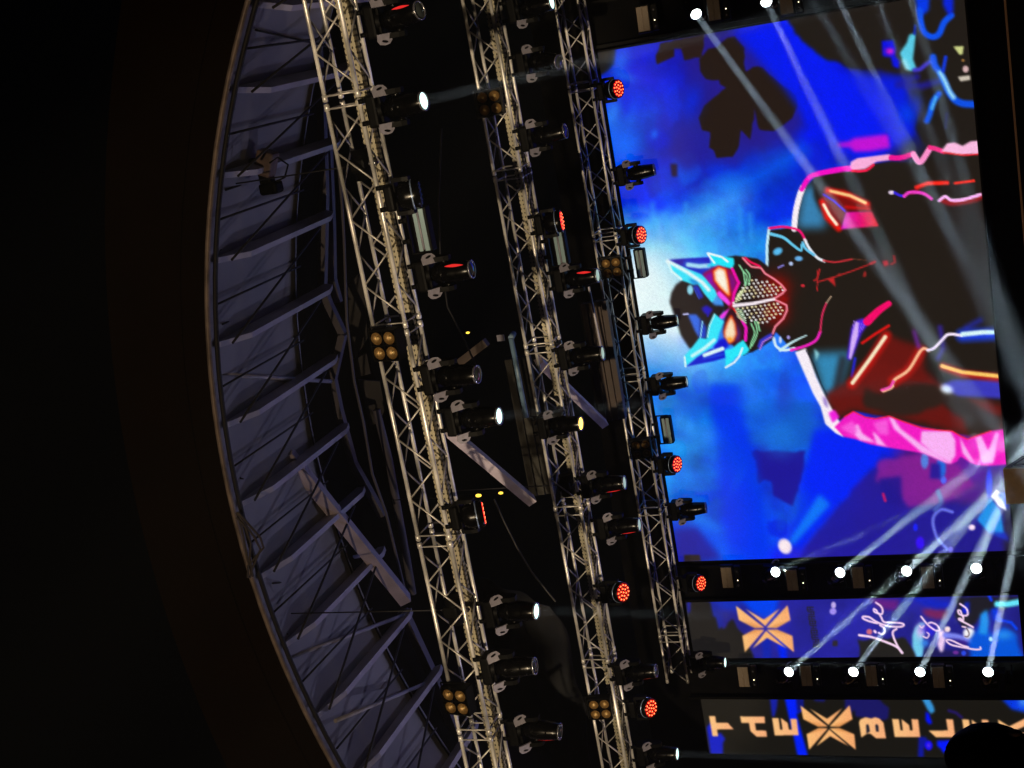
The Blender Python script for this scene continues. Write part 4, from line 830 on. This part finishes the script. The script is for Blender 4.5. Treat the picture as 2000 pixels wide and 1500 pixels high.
mh('red2', 1, (1223,943), 'pale lensed moving head with red reflection on its belly, upper of two alike on the middle truss', (.02, 0, -1))
mh('red2', 1, (1253,1025), 'pale lensed moving head with red reflection on its belly, lower of two alike on the middle truss', (.02, 0, -1))
hang('wash', 1, (1228,1155), .45, 'glowing red wash light under the middle truss, facing the crowd', 'stage light', WG, (.1, -.5, -1))
mh('off', 1, (1287,1312), 'bluish black moving head under the middle truss above its last blinder', (.05, 0, -1))
hang('wash', 1, (1276,1381), .45, 'glowing red wash light nearest the lettered banner wall', 'stage light', WG, (.1, -.5, -1))
a = (.0, -.03, -1); o = mh('cool', 1, (1328,1472), 'lit moving head on the middle truss beside the lettered banner wall', a); lit(o, a, P_BEAM*.07, 1.1)
# rear truss
hang('wash', 2, (1214,172), .43, 'glowing red wash light first on the rear truss, before the blue picture', 'stage light', WG, (.02, -.42, -1))
mh('off', 2, (1281,333), 'black moving head in silhouette before the blue picture', (.05, .1, -1))
hang('wash', 2, (1251,458), .43, 'glowing red wash light beside the strobe above the masked figure', 'stage light', WG, (.02, -.42, -1))
hang('strobe', 2, (1262,512), .33, 'strobe bar with bright glass before the white part of the picture', 'strobe', SG)
mh('offg', 2, (1321,627), 'moving head in silhouette against the white glow over the masked figure', (.02, .08, -1))
mh('offg', 2, (1339,747), 'moving head in silhouette just past the masked figure', (.02, .1, -1))
hang('strobe', 2, (1312,838), .33, 'strobe bar with lilac glass before the plain blue picture', 'strobe', SG)
hang('wash', 2, (1326,905), .43, 'glowing red wash light beside the lilac strobe bar on the rear truss', 'stage light', WG, (.02, -.42, -1))
mh('off', 2, (1383,993), 'black moving head in silhouette near the far end of the main picture', (.02, .1, -1))
hang('wash', 2, (1373,1138), .43, 'glowing red wash light above the tower between main wall and banner', 'stage light', WG, (.1, -.5, -1))
a = (0, -.05, -1); o = mh('cool', 2, (1424,1293), 'lit moving head at the end of the rear truss', a, dY=.1); lit(o, a, P_BEAM*.05, 1.1)
for i, px, lb in ((0, (757,672), 'blinder with four dull amber lamps on the front truss, halfway along'), (0, (895,1365), 'blinder with four dark amber lamps on the front truss near the frame edge'), (1, (958,200), 'blinder with four amber lamps on the middle truss, crossed by a pale beam'), (1, (1173,1381), 'blinder with four amber lamps on the middle truss at its far part'), (2, (1197,521), 'blinder with four amber lamps on the rear truss above the masked figure'), (2, (1255,875), 'blinder with four amber lamps on the rear truss beside the lilac strobe bar')):
    p = at(px[0], px[1], YT[i]-.12); o = instance('blinder'); o.location = (p.x, YT[i]-.135, min(max(p.z, ZT+.12), ZT+.26)); o.rotation_euler = (R(-10 if i == 0 else 8), 0, 0); tag(o, lb, 'blinder', BG)
# motors
def hoist(i, y, lb):
    p = at(1000, y, YT[i]+.2); zz = ZT+.22; r = tag(empty('chain_hoist', (p.x, YT[i]+.2, zz)), lb, 'hoist', 'chain hoists carrying the trusses')
    # slide along the truss to the photo row
    best = min((abs(proj((x, YT[i]+.2, zz))[1]-y), x) for x in np.linspace(-13, 1.6, 300)); r.location.x = best[1]
    mb = MB(); mb.tube((-.17, 0, 0), (.17, 0, 0), .10, 16); mb.box((0, 0, .02), (.16, .22, .2), bev=.03); mb.build('motor', BLK, r)
    mb = MB(); mb.lathe([(.015, -.12), (.03, -.10), (.03, .0)], 10, Matrix.Translation((0, 0, -.08))); mb.tube((0, 0, -.1), (0, 0, -.2), .012, 8); mb.build('hook', RING, r)
    xx, th = best[1], 0; zt = AZ+math.sqrt(max(0.1, AR*AR-(xx-AX)**2))
    mb = MB(); mb.tube((0, 0, .1), (0, 0, zt-zz-.05), .009, 6); mb.build('chain', STEELD, r); return r
hoist(0, 318, 'chain hoist inside the front truss beside the strobe bar'); hoist(0, 1190, 'dark chain hoist inside the front truss near its last blinder'); hoist(1, 945, 'chain hoist inside the middle truss between lit amber lamp and heads reflecting red')

# ------------------------------------------------------------------ LED walls
YS = 23.6
def wall(name, xl, xr, zt, zb, label, step):
    r = tag(empty(name, ((xl+xr)/2, YS, zb)), label, 'video wall')
    nx, nz = max(2, int((xr-xl)/step)), max(2, int((zt-zb)/step)); xs = np.linspace(xl, xr, nx+1); zs = np.linspace(zb, zt, nz+1)
    Xg, Zg = np.meshgrid(xs, zs); n = Xg.size
    P = np.stack([Xg.ravel(), np.full(n, YS), Zg.ravel()], -1)-EYE; u, v, q = P@RT, P@UP, P@FWD
    c = sample(1000-v/q*FPX, 750-u/q*FPX)
    me = bpy.data.meshes.new('display'); me.vertices.add(n)
    co = np.stack([Xg.ravel()-(xl+xr)/2, np.zeros(n), Zg.ravel()-zb], -1).astype(np.float32); me.vertices.foreach_set('co', co.ravel())
    idx = np.arange(n).reshape(nz+1, nx+1); q4 = np.stack([idx[:-1, :-1], idx[:-1, 1:], idx[1:, 1:], idx[1:, :-1]], -1).reshape(-1, 4); nf = len(q4)
    me.loops.add(nf*4); me.loops.foreach_set('vertex_index', q4.ravel().astype(np.int32)); me.polygons.add(nf); me.polygons.foreach_set('loop_start', np.arange(0, nf*4, 4, dtype=np.int32))
    me.update(calc_edges=True); at_ = me.attributes.new('picture', 'FLOAT_COLOR', 'POINT'); at_.data.foreach_set('color', np.concatenate([c, np.ones((n, 1))], 1).astype(np.float32).ravel())
    me.materials.append(LED); o = bpy.data.objects.new('display', me); COL.objects.link(o); o.parent = r
    w2, h2 = (xr-xl), (zt-zb); mb = MB(); f = .03
    mb.box((0, .08, h2/2), (w2+2*f, .12, h2+2*f)); mb.build('cabinet_frame', BLK, r)
    return r
zt = 1.6+YS*np.mean([ (lambda d: d[2]/d[1])(ray(*p)) for p in ((1182,200),(1272,762),(1325,1096),(1340,1175))]); zb = 1.6+YS*.0195
gx = lambda x, y: at(x, y, YS).x
XW = [(gx(1325,1096)+gx(1640,1087)+gx(1825,1081))/3, (gx(1210,96)+gx(1500,46)+gx(1762,0))/3, gx(1600,1170.5), gx(1700,1283.5), gx(1600,1365), gx(1700,1477)]
wall('main_video_wall', XW[0], XW[1], zt, zb, 'large main video wall showing a neon masked figure on blue', .020)
wall('banner_video_wall', XW[3], XW[2], zt, zb, 'narrow video wall with gold cross logo and handwritten words', .016)
wall('banner_video_wall', XW[5], XW[4], zt, zb, 'narrow video wall with gold letters stacked down it', .016)

# ------------------------------------------------------------------ light towers between the walls
def tower(xc, wd, lb):
    r = tag(empty('light_tower', (xc, 23.45, 1.0)), lb, 'tower', 'black light towers between the video walls')
    H = zt-1.0+.2; mb = MB(); mb.box((0, .22, H/2), (wd-.08, .02, H)); mb.build('backing_panel', CLOTH, r)
    for sx in (-1, 1):
        mb = MB(); mb.bar((sx*(wd/2-.08), .05, 0), (sx*(wd/2-.08), .05, H), .05, .05, (0, 1, 0)); mb.build('upright', BLK, r)
    return r
TW = [(XW[1]+.02, XW[1]+.92), (XW[2], XW[0]), (XW[4], XW[3]), (1.28, 2.14)]; tl = ['black light tower at the near end of the main video wall', 'black light tower between the main wall and the cross logo banner', 'black light tower between the two narrow banner walls', 'outer black light tower past the near end of the stage']
TO = [tower((a+c)/2, abs(c-a), l) for (a, c), l in zip(TW, tl)]
CG, PG = 'beam lights stacked in the towers', 'beige panels beside the beam lights'
YC = 23.22
def tower_beam(px, end, Ye, label, kind='on', power=1.0, half=0.62):
    p = at(px[0], px[1], YC); a = (at(end[0], end[1], Ye)-p).normalized()
    o = instance(kind); o.rotation_euler = (math.pi, 0, 0); piv = p-a*.322
    o.location = piv+Vector((0, 0, -.40)); tag(o, label, 'stage light', CG); set_head(o, a)
    if power > 0: beam(p+a*.012, a, P_BEAM*power, half)
    # its shelf on the tower
    t = min(TO, key=lambda q: abs(q.location.x-p.x)); loc = o.location-t.location
    mb = MB(); mb.box((loc.x, (loc.y+.2)/2, loc.z-.035), (.34, abs(loc.y)+.55, .03)); mb.build('shelf', BLK, t)
N = 'near end tower'; M_ = 'tower by the main wall'; L_ = 'tower between the banners'
tower_beam((1360,28), (1840,690), 15.5, 'lit beam light first visible in the near end tower, its beam crossing the dark cloud', power=.75)
tower_beam((1497,4), (1800,640), 15.5, 'lit beam light next down in the near end tower, cut by the frame edge', power=.5)
tower_beam((1628,-22), (1925,600), 15.5, 'lit beam light of the near end tower just outside the frame, third down', power=.4)
tower_beam((1765,-48), (1960,600), 15.5, 'lit beam light of the near end tower just outside the frame, fourth down', power=.3)
tower_beam((1474,-185), (1880,480), 15.5, 'beam light on the outer near end tower, upper of two sending faint beams into frame', power=.2)
tower_beam((1639,-185), (1880,420), 15.5, 'beam light on the outer near end tower, lower of two sending faint beams into frame', power=.2)
tower_beam((1515,1117), (1850,975), 19.3, 'beam light with a dim lamp at the top of the tower by the main wall', power=.3, half=.6)
tower_beam((1641,1118), (1900,915), 19.3, 'lit beam light second down in the tower by the main wall', power=1.15)
tower_beam((1771,1115), (1985,925), 19.3, 'lit beam light third down in the tower by the main wall', power=1.15)
tower_beam((1907,1110), (1972,935), 19.3, 'lit beam light lowest in the tower by the main wall', power=.9)
tower_beam((1541,1312), (1915,985), 19.3, 'lit beam light at the cross logo, highest in the tower between the banners', power=1.4)
tower_beam((1667,1312), (1935,960), 19.3, 'lit beam light beside the handwritten words, second in the tower between the banners', power=1.4)
tower_beam((1797,1312), (1960,975), 19.3, 'lit beam light third down in the tower between the banners', power=1.4)
tower_beam((1930,1312), (1998,985), 19.3, 'lit beam light lowest in the tower between the banners', power=1.4)
def make_panel():
    r = empty('panel_light'); mb = MB(); mb.box((0, .06, 0), (.46, .10, .24), bev=.012); mb.box((0, .02, -.20), (.44, .10, .12), bev=.02); mb.build('housing', BLK, r)
    mb = MB(); mb.box((0, .0, .052), (.40, .03, .095), bev=.006); mb.box((0, .0, -.052), (.40, .03, .095), bev=.006); mb.box((0, .004, 0), (.40, .024, .02)); mb.build('diffuser', BEIGE, r)
    mb = MB(); mb.lathe([(0, -.004), (.010, .0), (.010, .006)], 8, Matrix.Translation((-.05, -.034, -.20)) @ Matrix.Rotation(R(-90), 4, 'X')); mb.build('status_lamp', WARMDOT, r)
    for x in (-.15, .12): mb = MB(); mb.lathe([(0, -.006), (.02, 0), (.02, .01)], 10, Matrix.Translation((x, -.034, -.2)) @ Matrix.Rotation(R(-90), 4, 'X')); mb.build('knob', RING, r)
    return r
pr = make_panel(); first = True
for px, lb in (((1256,37), 'beige panel at the top of the near end tower'), ((1394,15), 'beige panel under the first lit lamp of the near end tower'), ((1535,2), 'beige panel of the near end tower at the frame edge'),
               ((1420,1128), 'beige panel highest in the tower by the main wall'), ((1547,1133), 'beige panel under the dim lamp of the tower by the main wall'), ((1676,1128), 'beige panel third down in the tower by the main wall'), ((1812,1128), 'beige panel lowest in the tower by the main wall'),
               ((1452,1322), 'beige panel highest in the tower between the banners, beside a red status lamp'), ((1575,1320), 'beige panel under the highest lit lamp between the banners'), ((1702,1320), 'beige panel under the second lit lamp between the banners'), ((1833,1323), 'beige panel under the third lit lamp between the banners')):
    o = pr if first else None
    if first: KIDS[pr.name] = KIDS[pr.name]
    else: o = copy_tree(pr)
    first = False; p = at(px[0], px[1], 22.95); o.location = (p.x, 22.95, p.z); o.rotation_euler = (0, 0, R(4)); tag(o, lb, 'light panel', PG)

for k in range(-3, 3): spot('front_light', (-6.0+k*.4, -20, 3.0), (math.tan(R(4.1*k)), 1, .135 if k < 2 else .125), P_FOH, 3.1, (1.0, 0.78, 0.50), 0.25, 0.5)
spot('front_light', (-6.0, -20, 8.0), (0, 33, -0.8), P_FOH*.14, 17, (1.0, 0.70, 0.40), 0.2, 0.6)
for x, y, z, d, e, hf in ((-16.0, 16.4, 1.6, (8.8, -1.5, 8.4), P_UP, 40), (-9.0, 21.0, 1.3, (2.5, -6.2, 9.0), P_UP*.35, 45)):
    spot('floor_uplight', (x, y, z), d, e, hf, (0.64, 0.62, 1.0), 0.12, 0.5)

# ------------------------------------------------------------------ small things on the roof edge and in front
r = tag(empty('flood_light', at(520, 318, YR+.9)), 'dull brown flood light clamped under the roof edge', 'flood light')
mb = MB(); mb.box((0, 0, 0), (.30, .20, .22), bev=.03, M=Matrix.Rotation(R(25), 4, 'Y')); mb.build('housing', mat('brown housing', (.16, .11, .10), .6, 0, .3, 8), r)
mb = MB(); mb.box((.05, -.04, .17), (.06, .06, .5)); mb.box((-.16, .02, .05), (.30, .14, .16), bev=.03); mb.box((-.30, .02, .02), (.14, .2, .24), bev=.03); mb.build('bracket', BLK, r)
mb = MB(); mb.path([(0, -.1, -.1), (.05, -.1, -.22), (-.06, 0, -.28), (-.2, 0, -.2), (-.25, 0, 0)], .012, 6); mb.build('lead', CABLE, r)
g = random.Random(3)
mb = MB()
for k in range(4):
    pts = [(462+k, 1000), (470+6*k, 1025+g.uniform(-8, 8)), (492+5*k+g.uniform(-6, 6), 1050), (506+3*k, 1075+g.uniform(-6, 6)), (500-5*k, 1105), (490-2*k, 1128)] if k % 2 else [(462, 1002+k*4), (472+4*k, 1030), (478+6*k, 1062), (484+2*k, 1090), (494, 1126)]
    mb.path([at(x, y, YR-.12-.02*k) for x, y in pts], .014, 6)
tag(mb.build('cable_bundle', mat('grey cable', (.10, .085, .08), .6)), 'loose loop of grey cables hanging off the roof edge', 'cable')
mb = MB(); mb.path([at(x, y, 16.5) for x, y in [(862,250),(856,400),(860,500),(874,600),(905,660),(928,710)]], .013, 6); tag(mb.build('hanging_cable', CABLE), 'thin dark cable sagging behind the front truss', 'cable')
mb = MB(); mb.path([at(x, y, 17.5) for x, y in [(965,975),(985,1020),(1010,1070),(1040,1120),(1085,1175)]], .014, 6); tag(mb.build('hanging_cable', GREYB), 'grey cable slanting between front and middle truss', 'cable')
LAMPY = emat('small lamp lit yellow', (1.0, .62, .06), 2.2)
for px, Y, q, lb in (((932,968), 15.2, .036, 'small yellow lamp glinting behind the red rimmed wash light'), ((976,963), 18.0, .034, 'small amber lamp in the dark left of the diagonal brace end'), ((912,650), 19.0, .028, 'tiny yellow lamp alone in the dark between front and middle truss')):
    p = at(px[0], px[1], Y); r = tag(empty('small_lamp', p), lb, 'lamp', 'small yellow lamps in the roof')
    mb = MB(); mb.lathe([(0, -q*1.7), (q*.5, -q*1.3), (q*.62, -q*.3), (q*.4, q*.5)], 12); mb.build('bulb', LAMPY, r)
    mb = MB(); mb.lathe([(q*.45, q*.4), (q*.9, q*.5), (q*.9, q*1.6), (0, q*1.7)], 12); mb.tube((0, 0, q*1.6), (0, 0, 1.2), .006, 5); mb.build('holder', BLK, r)
SWAG = mat('blue grey cloth', (.006, .0065, .009), .9, 0, .35, 1.2)
def swag(cs, Y, lb, fold=.12, n=26):
    P = [at(x, y, Y) for x, y in cs]; vs = []; g = random.Random(len(lb))
    for i in range(n+1):
        for j in range(n+1):
            u, v = i/n, j/n; p = P[0]*(1-u)*(1-v)+P[1]*u*(1-v)+P[2]*u*v+P[3]*(1-u)*v
            f = math.sin(u*17+v*5)+.6*math.sin(u*9-v*7+1)+.5*math.sin(v*13+u*3)
            vs.append(p+Vector((.04*math.sin(v*9)*u, fold*f, -.25*math.sin(math.pi*u)*v)))
    mb = MB(); mb.add(vs, [(i*(n+1)+j, (i+1)*(n+1)+j, (i+1)*(n+1)+j+1, i*(n+1)+j+1) for i in range(n) for j in range(n)], 0, True)
    o = mb.build('hanging_cloth', SWAG); so = o.modifiers.new('thick', 'SOLIDIFY'); so.thickness = .01; return tag(o, lb, 'cloth')
swag([(930,1130), (1000,1560), (1150,1560), (1075,1180)], 20.8, 'wrinkled dark grey cloth hung behind the front truss near the frame edge')
# riser with a copper edge
ya = 19.6; pa, pb = at(1962,0,ya), at(1999,385,ya)
r = tag(empty('stage_riser', (-5.7, ya, 1.0)), 'black stage riser with a thin copper coloured front edge', 'riser')
zr_ = (pa.z+pb.z)/2
mb = MB(); mb.box((3.55, .6, (zr_-1.0)/2), (9.3, 1.2, zr_-1.0)); mb.build('skirt', CLOTH, r); mb = MB(); mb.box((3.55, -.012, zr_-1.0+.014), (9.3, .03, .028)); mb.build('front_edge', mat('copper edge', (.22, .11, .05), .6, .1), r)
pr_, pl_ = at(1959, 917, 17.2), at(1966, 985, 17.2); wd = pr_.x-pl_.x; zz = pr_.z
r = tag(empty('wedge_cabinet', ((pr_.x+pl_.x)/2, 17.2, 1.0)), 'brown fronted wedge cabinet with a pale marked side before the main video wall', 'cabinet')
CARD = mat('brown board', (.36, .24, .13), .7, 0, .12, 14); PL = mat('pale green panel', (.50, .56, .46), .6, 0, .1, 10)
h = zz-1.0; pf = [(.0, h), (.0, 0), (.95, 0), (.95, h-.56)]
mb = MB(); vs = [(x*wd/2, y, z) for x in (-1, 1) for y, z in pf]; mb.add(vs, [(0, 1, 2, 3), (7, 6, 5, 4), (0, 4, 5, 1), (3, 2, 6, 7), (0, 3, 7, 4), (1, 5, 6, 2)]); mb.build('shell', CARD, r)
mb = MB(); x = wd/2+.002; mb.add([(x, y, z) for y, z in pf]+[(x+.012, y, z) for y, z in pf], [(0, 1, 2, 3), (7, 6, 5, 4), (0, 4, 5, 1), (3, 2, 6, 7), (0, 3, 7, 4), (1, 5, 6, 2)]); sd = mb.build('side_panel', PL, r)
mb = MB(); x = wd/2+.016
for y0, z0, y1, z1 in ((.10, -.13, .34, -.27), (.10, -.13, .12, -.30), (.12, -.30, .44, -.47), (.06, -.10, .08, -.26)): mb.bar((x, y0, h+z0), (x, y1, h+z1), .006, .022, (0, 1, 0))
mb.build('marking', BLK, sd)
mb = MB(); mb.box((-wd*.2, -.006, h-.52), (wd*.7, .012, .5)); mb.build('grille', BLK, r)

# ------------------------------------------------------------------ spectator whose head shows in the corner
def person(px_center, Y, top_px):
    top = at(*top_px, Y); X, Zt = top.x, top.z; r = tag(empty('person', (X, Y, 0)), 'person seen from behind in dark clothes, only the dark haired head in view', 'person')
    H = Zt; k = H/1.75
    V = {'pel': (0, 0, .95), 'sp': (0, .01, 1.15), 'ch': (0, .0, 1.36), 'nk': (0, .0, 1.50), 'hd': (0, .02, 1.60), 'tp': (0, .015, 1.665)}
    E = [('pel','sp'),('sp','ch'),('ch','nk'),('nk','hd'),('hd','tp')]; Rr = {'pel': .15, 'sp': .14, 'ch': .15, 'nk': .06, 'hd': .078, 'tp': .07}
    for s, t in ((-1, 'l'), (1, 'r')):
        for n, c, q in (('sh', (s*.19, 0, 1.42), .065), ('el', (s*.25, -.01, 1.13), .045), ('wr', (s*.25, .09, .90), .032), ('hn', (s*.25, .13, .82), .035), ('hp', (s*.10, 0, .90), .095), ('kn', (s*.11, .01, .50), .062), ('an', (s*.11, -.02, .09), .045), ('to', (s*.12, .13, .035), .035)): V[n+t] = c; Rr[n+t] = q
        E += [('ch','sh'+t),('sh'+t,'el'+t),('el'+t,'wr'+t),('wr'+t,'hn'+t),('pel','hp'+t),('hp'+t,'kn'+t),('kn'+t,'an'+t),('an'+t,'to'+t)]
        for f in range(5):
            a = 'f%d%s' % (f, t); b2 = 'g%d%s' % (f, t); V[a] = (s*(.25+(.03 if f == 0 else 0)), .10+.018*f, .78 if f else .83); V[b2] = (s*(.24 if f else .27), .115+.018*f, .73+.006*abs(f-2) if f else .78); Rr[a] = .010; Rr[b2] = .008; E += [('hn'+t, a), (a, b2)]
    names = list(V); me = bpy.data.meshes.new('body'); me.from_pydata([tuple(c*k for c in V[n]) for n in names], [(names.index(a), names.index(b2)) for a, b2 in E], [])
    o = bpy.data.objects.new('body', me); COL.objects.link(o); o.parent = r; me.materials.append(mat('dark clothing', (.012, .012, .014), .9))
    sk = o.modifiers.new('skin', 'SKIN'); 
    for i, n in enumerate(names): me.skin_vertices[0].data[i].radius = (Rr[n]*k, Rr[n]*k)
    me.skin_vertices[0].data[0].use_root = True
    o.modifiers.new('sub', 'SUBSURF').render_levels = 2; o.modifiers['sub'].levels = 2
    # hair as a cap over the skull
    mb = MB(); n, m_ = 28, 16; vs = []; gg = random.Random(2)
    for i in range(m_+1):
        ph = math.pi*.86*i/m_
        for j in range(n):
            th = 2*math.pi*j/n; wv = 1+.02*math.sin(7*th+3*ph)+.015*gg.uniform(-1, 1); rr = math.sin(ph)*(1-.16*max(0, (i/m_)-.55))
            vs.append((.088*rr*math.cos(th)*wv*k, (.104*rr*math.sin(th)*wv+.015)*k, (1.628+.122*math.cos(ph)*wv)*k))
    mb.add(vs, [(i*n+j, i*n+(j+1) % n, (i+1)*n+(j+1) % n, (i+1)*n+j) for i in range(m_) for j in range(n)], 0, True)
    mb.build('hair', mat('dark brown hair', (.002, .0015, .0014), .7, 0, .4, 60, .4, .1), r)
    for s in (-1, 1):
        mb = MB(); mb.lathe([(0, -.006), (.020, -.004), (.024, .004), (.014, .010), (0, .008)], 12, Matrix.Translation((s*.070*k, .02*k, 1.58*k)) @ Matrix.Rotation(R(90), 4, 'Y') @ Matrix.Scale(1.5, 4, (1, 0, 0))); mb.build('ear', mat('skin', (.28, .15, .10), .6), r)
    mb = MB(); mb.add([(0, .118*k, 1.60*k), (-.016*k, .105*k, 1.575*k), (.016*k, .105*k, 1.575*k), (0, .135*k, 1.578*k), (0, .1*k, 1.57*k)], [(0, 1, 3), (0, 3, 2), (1, 4, 3), (3, 4, 2)]); mb.build('nose', mat('skin', (.28, .15, .10), .6), r)
    return r
person(None, 3.7, (1846, 1484))

# ------------------------------------------------------------------ haze in the air
mb = MB(); mb.box((-5, 10, 8.0), (140, 130, 18.0)); hz = mb.build('haze', []); tag(hz, kind='stuff')
hm = bpy.data.materials.new('haze air'); hm.use_nodes = True; nt = hm.node_tree; nt.nodes.remove(nt.nodes['Principled BSDF'])
pv = nt.nodes.new('ShaderNodeVolumePrincipled'); pv.inputs['Color'].default_value = (.85, .88, .9, 1); pv.inputs['Density'].default_value = P_HAZE; pv.inputs['Anisotropy'].default_value = 0.0
nt.links.new(pv.outputs[0], nt.nodes['Material Output'].inputs['Volume']); hz.data.materials.append(hm)
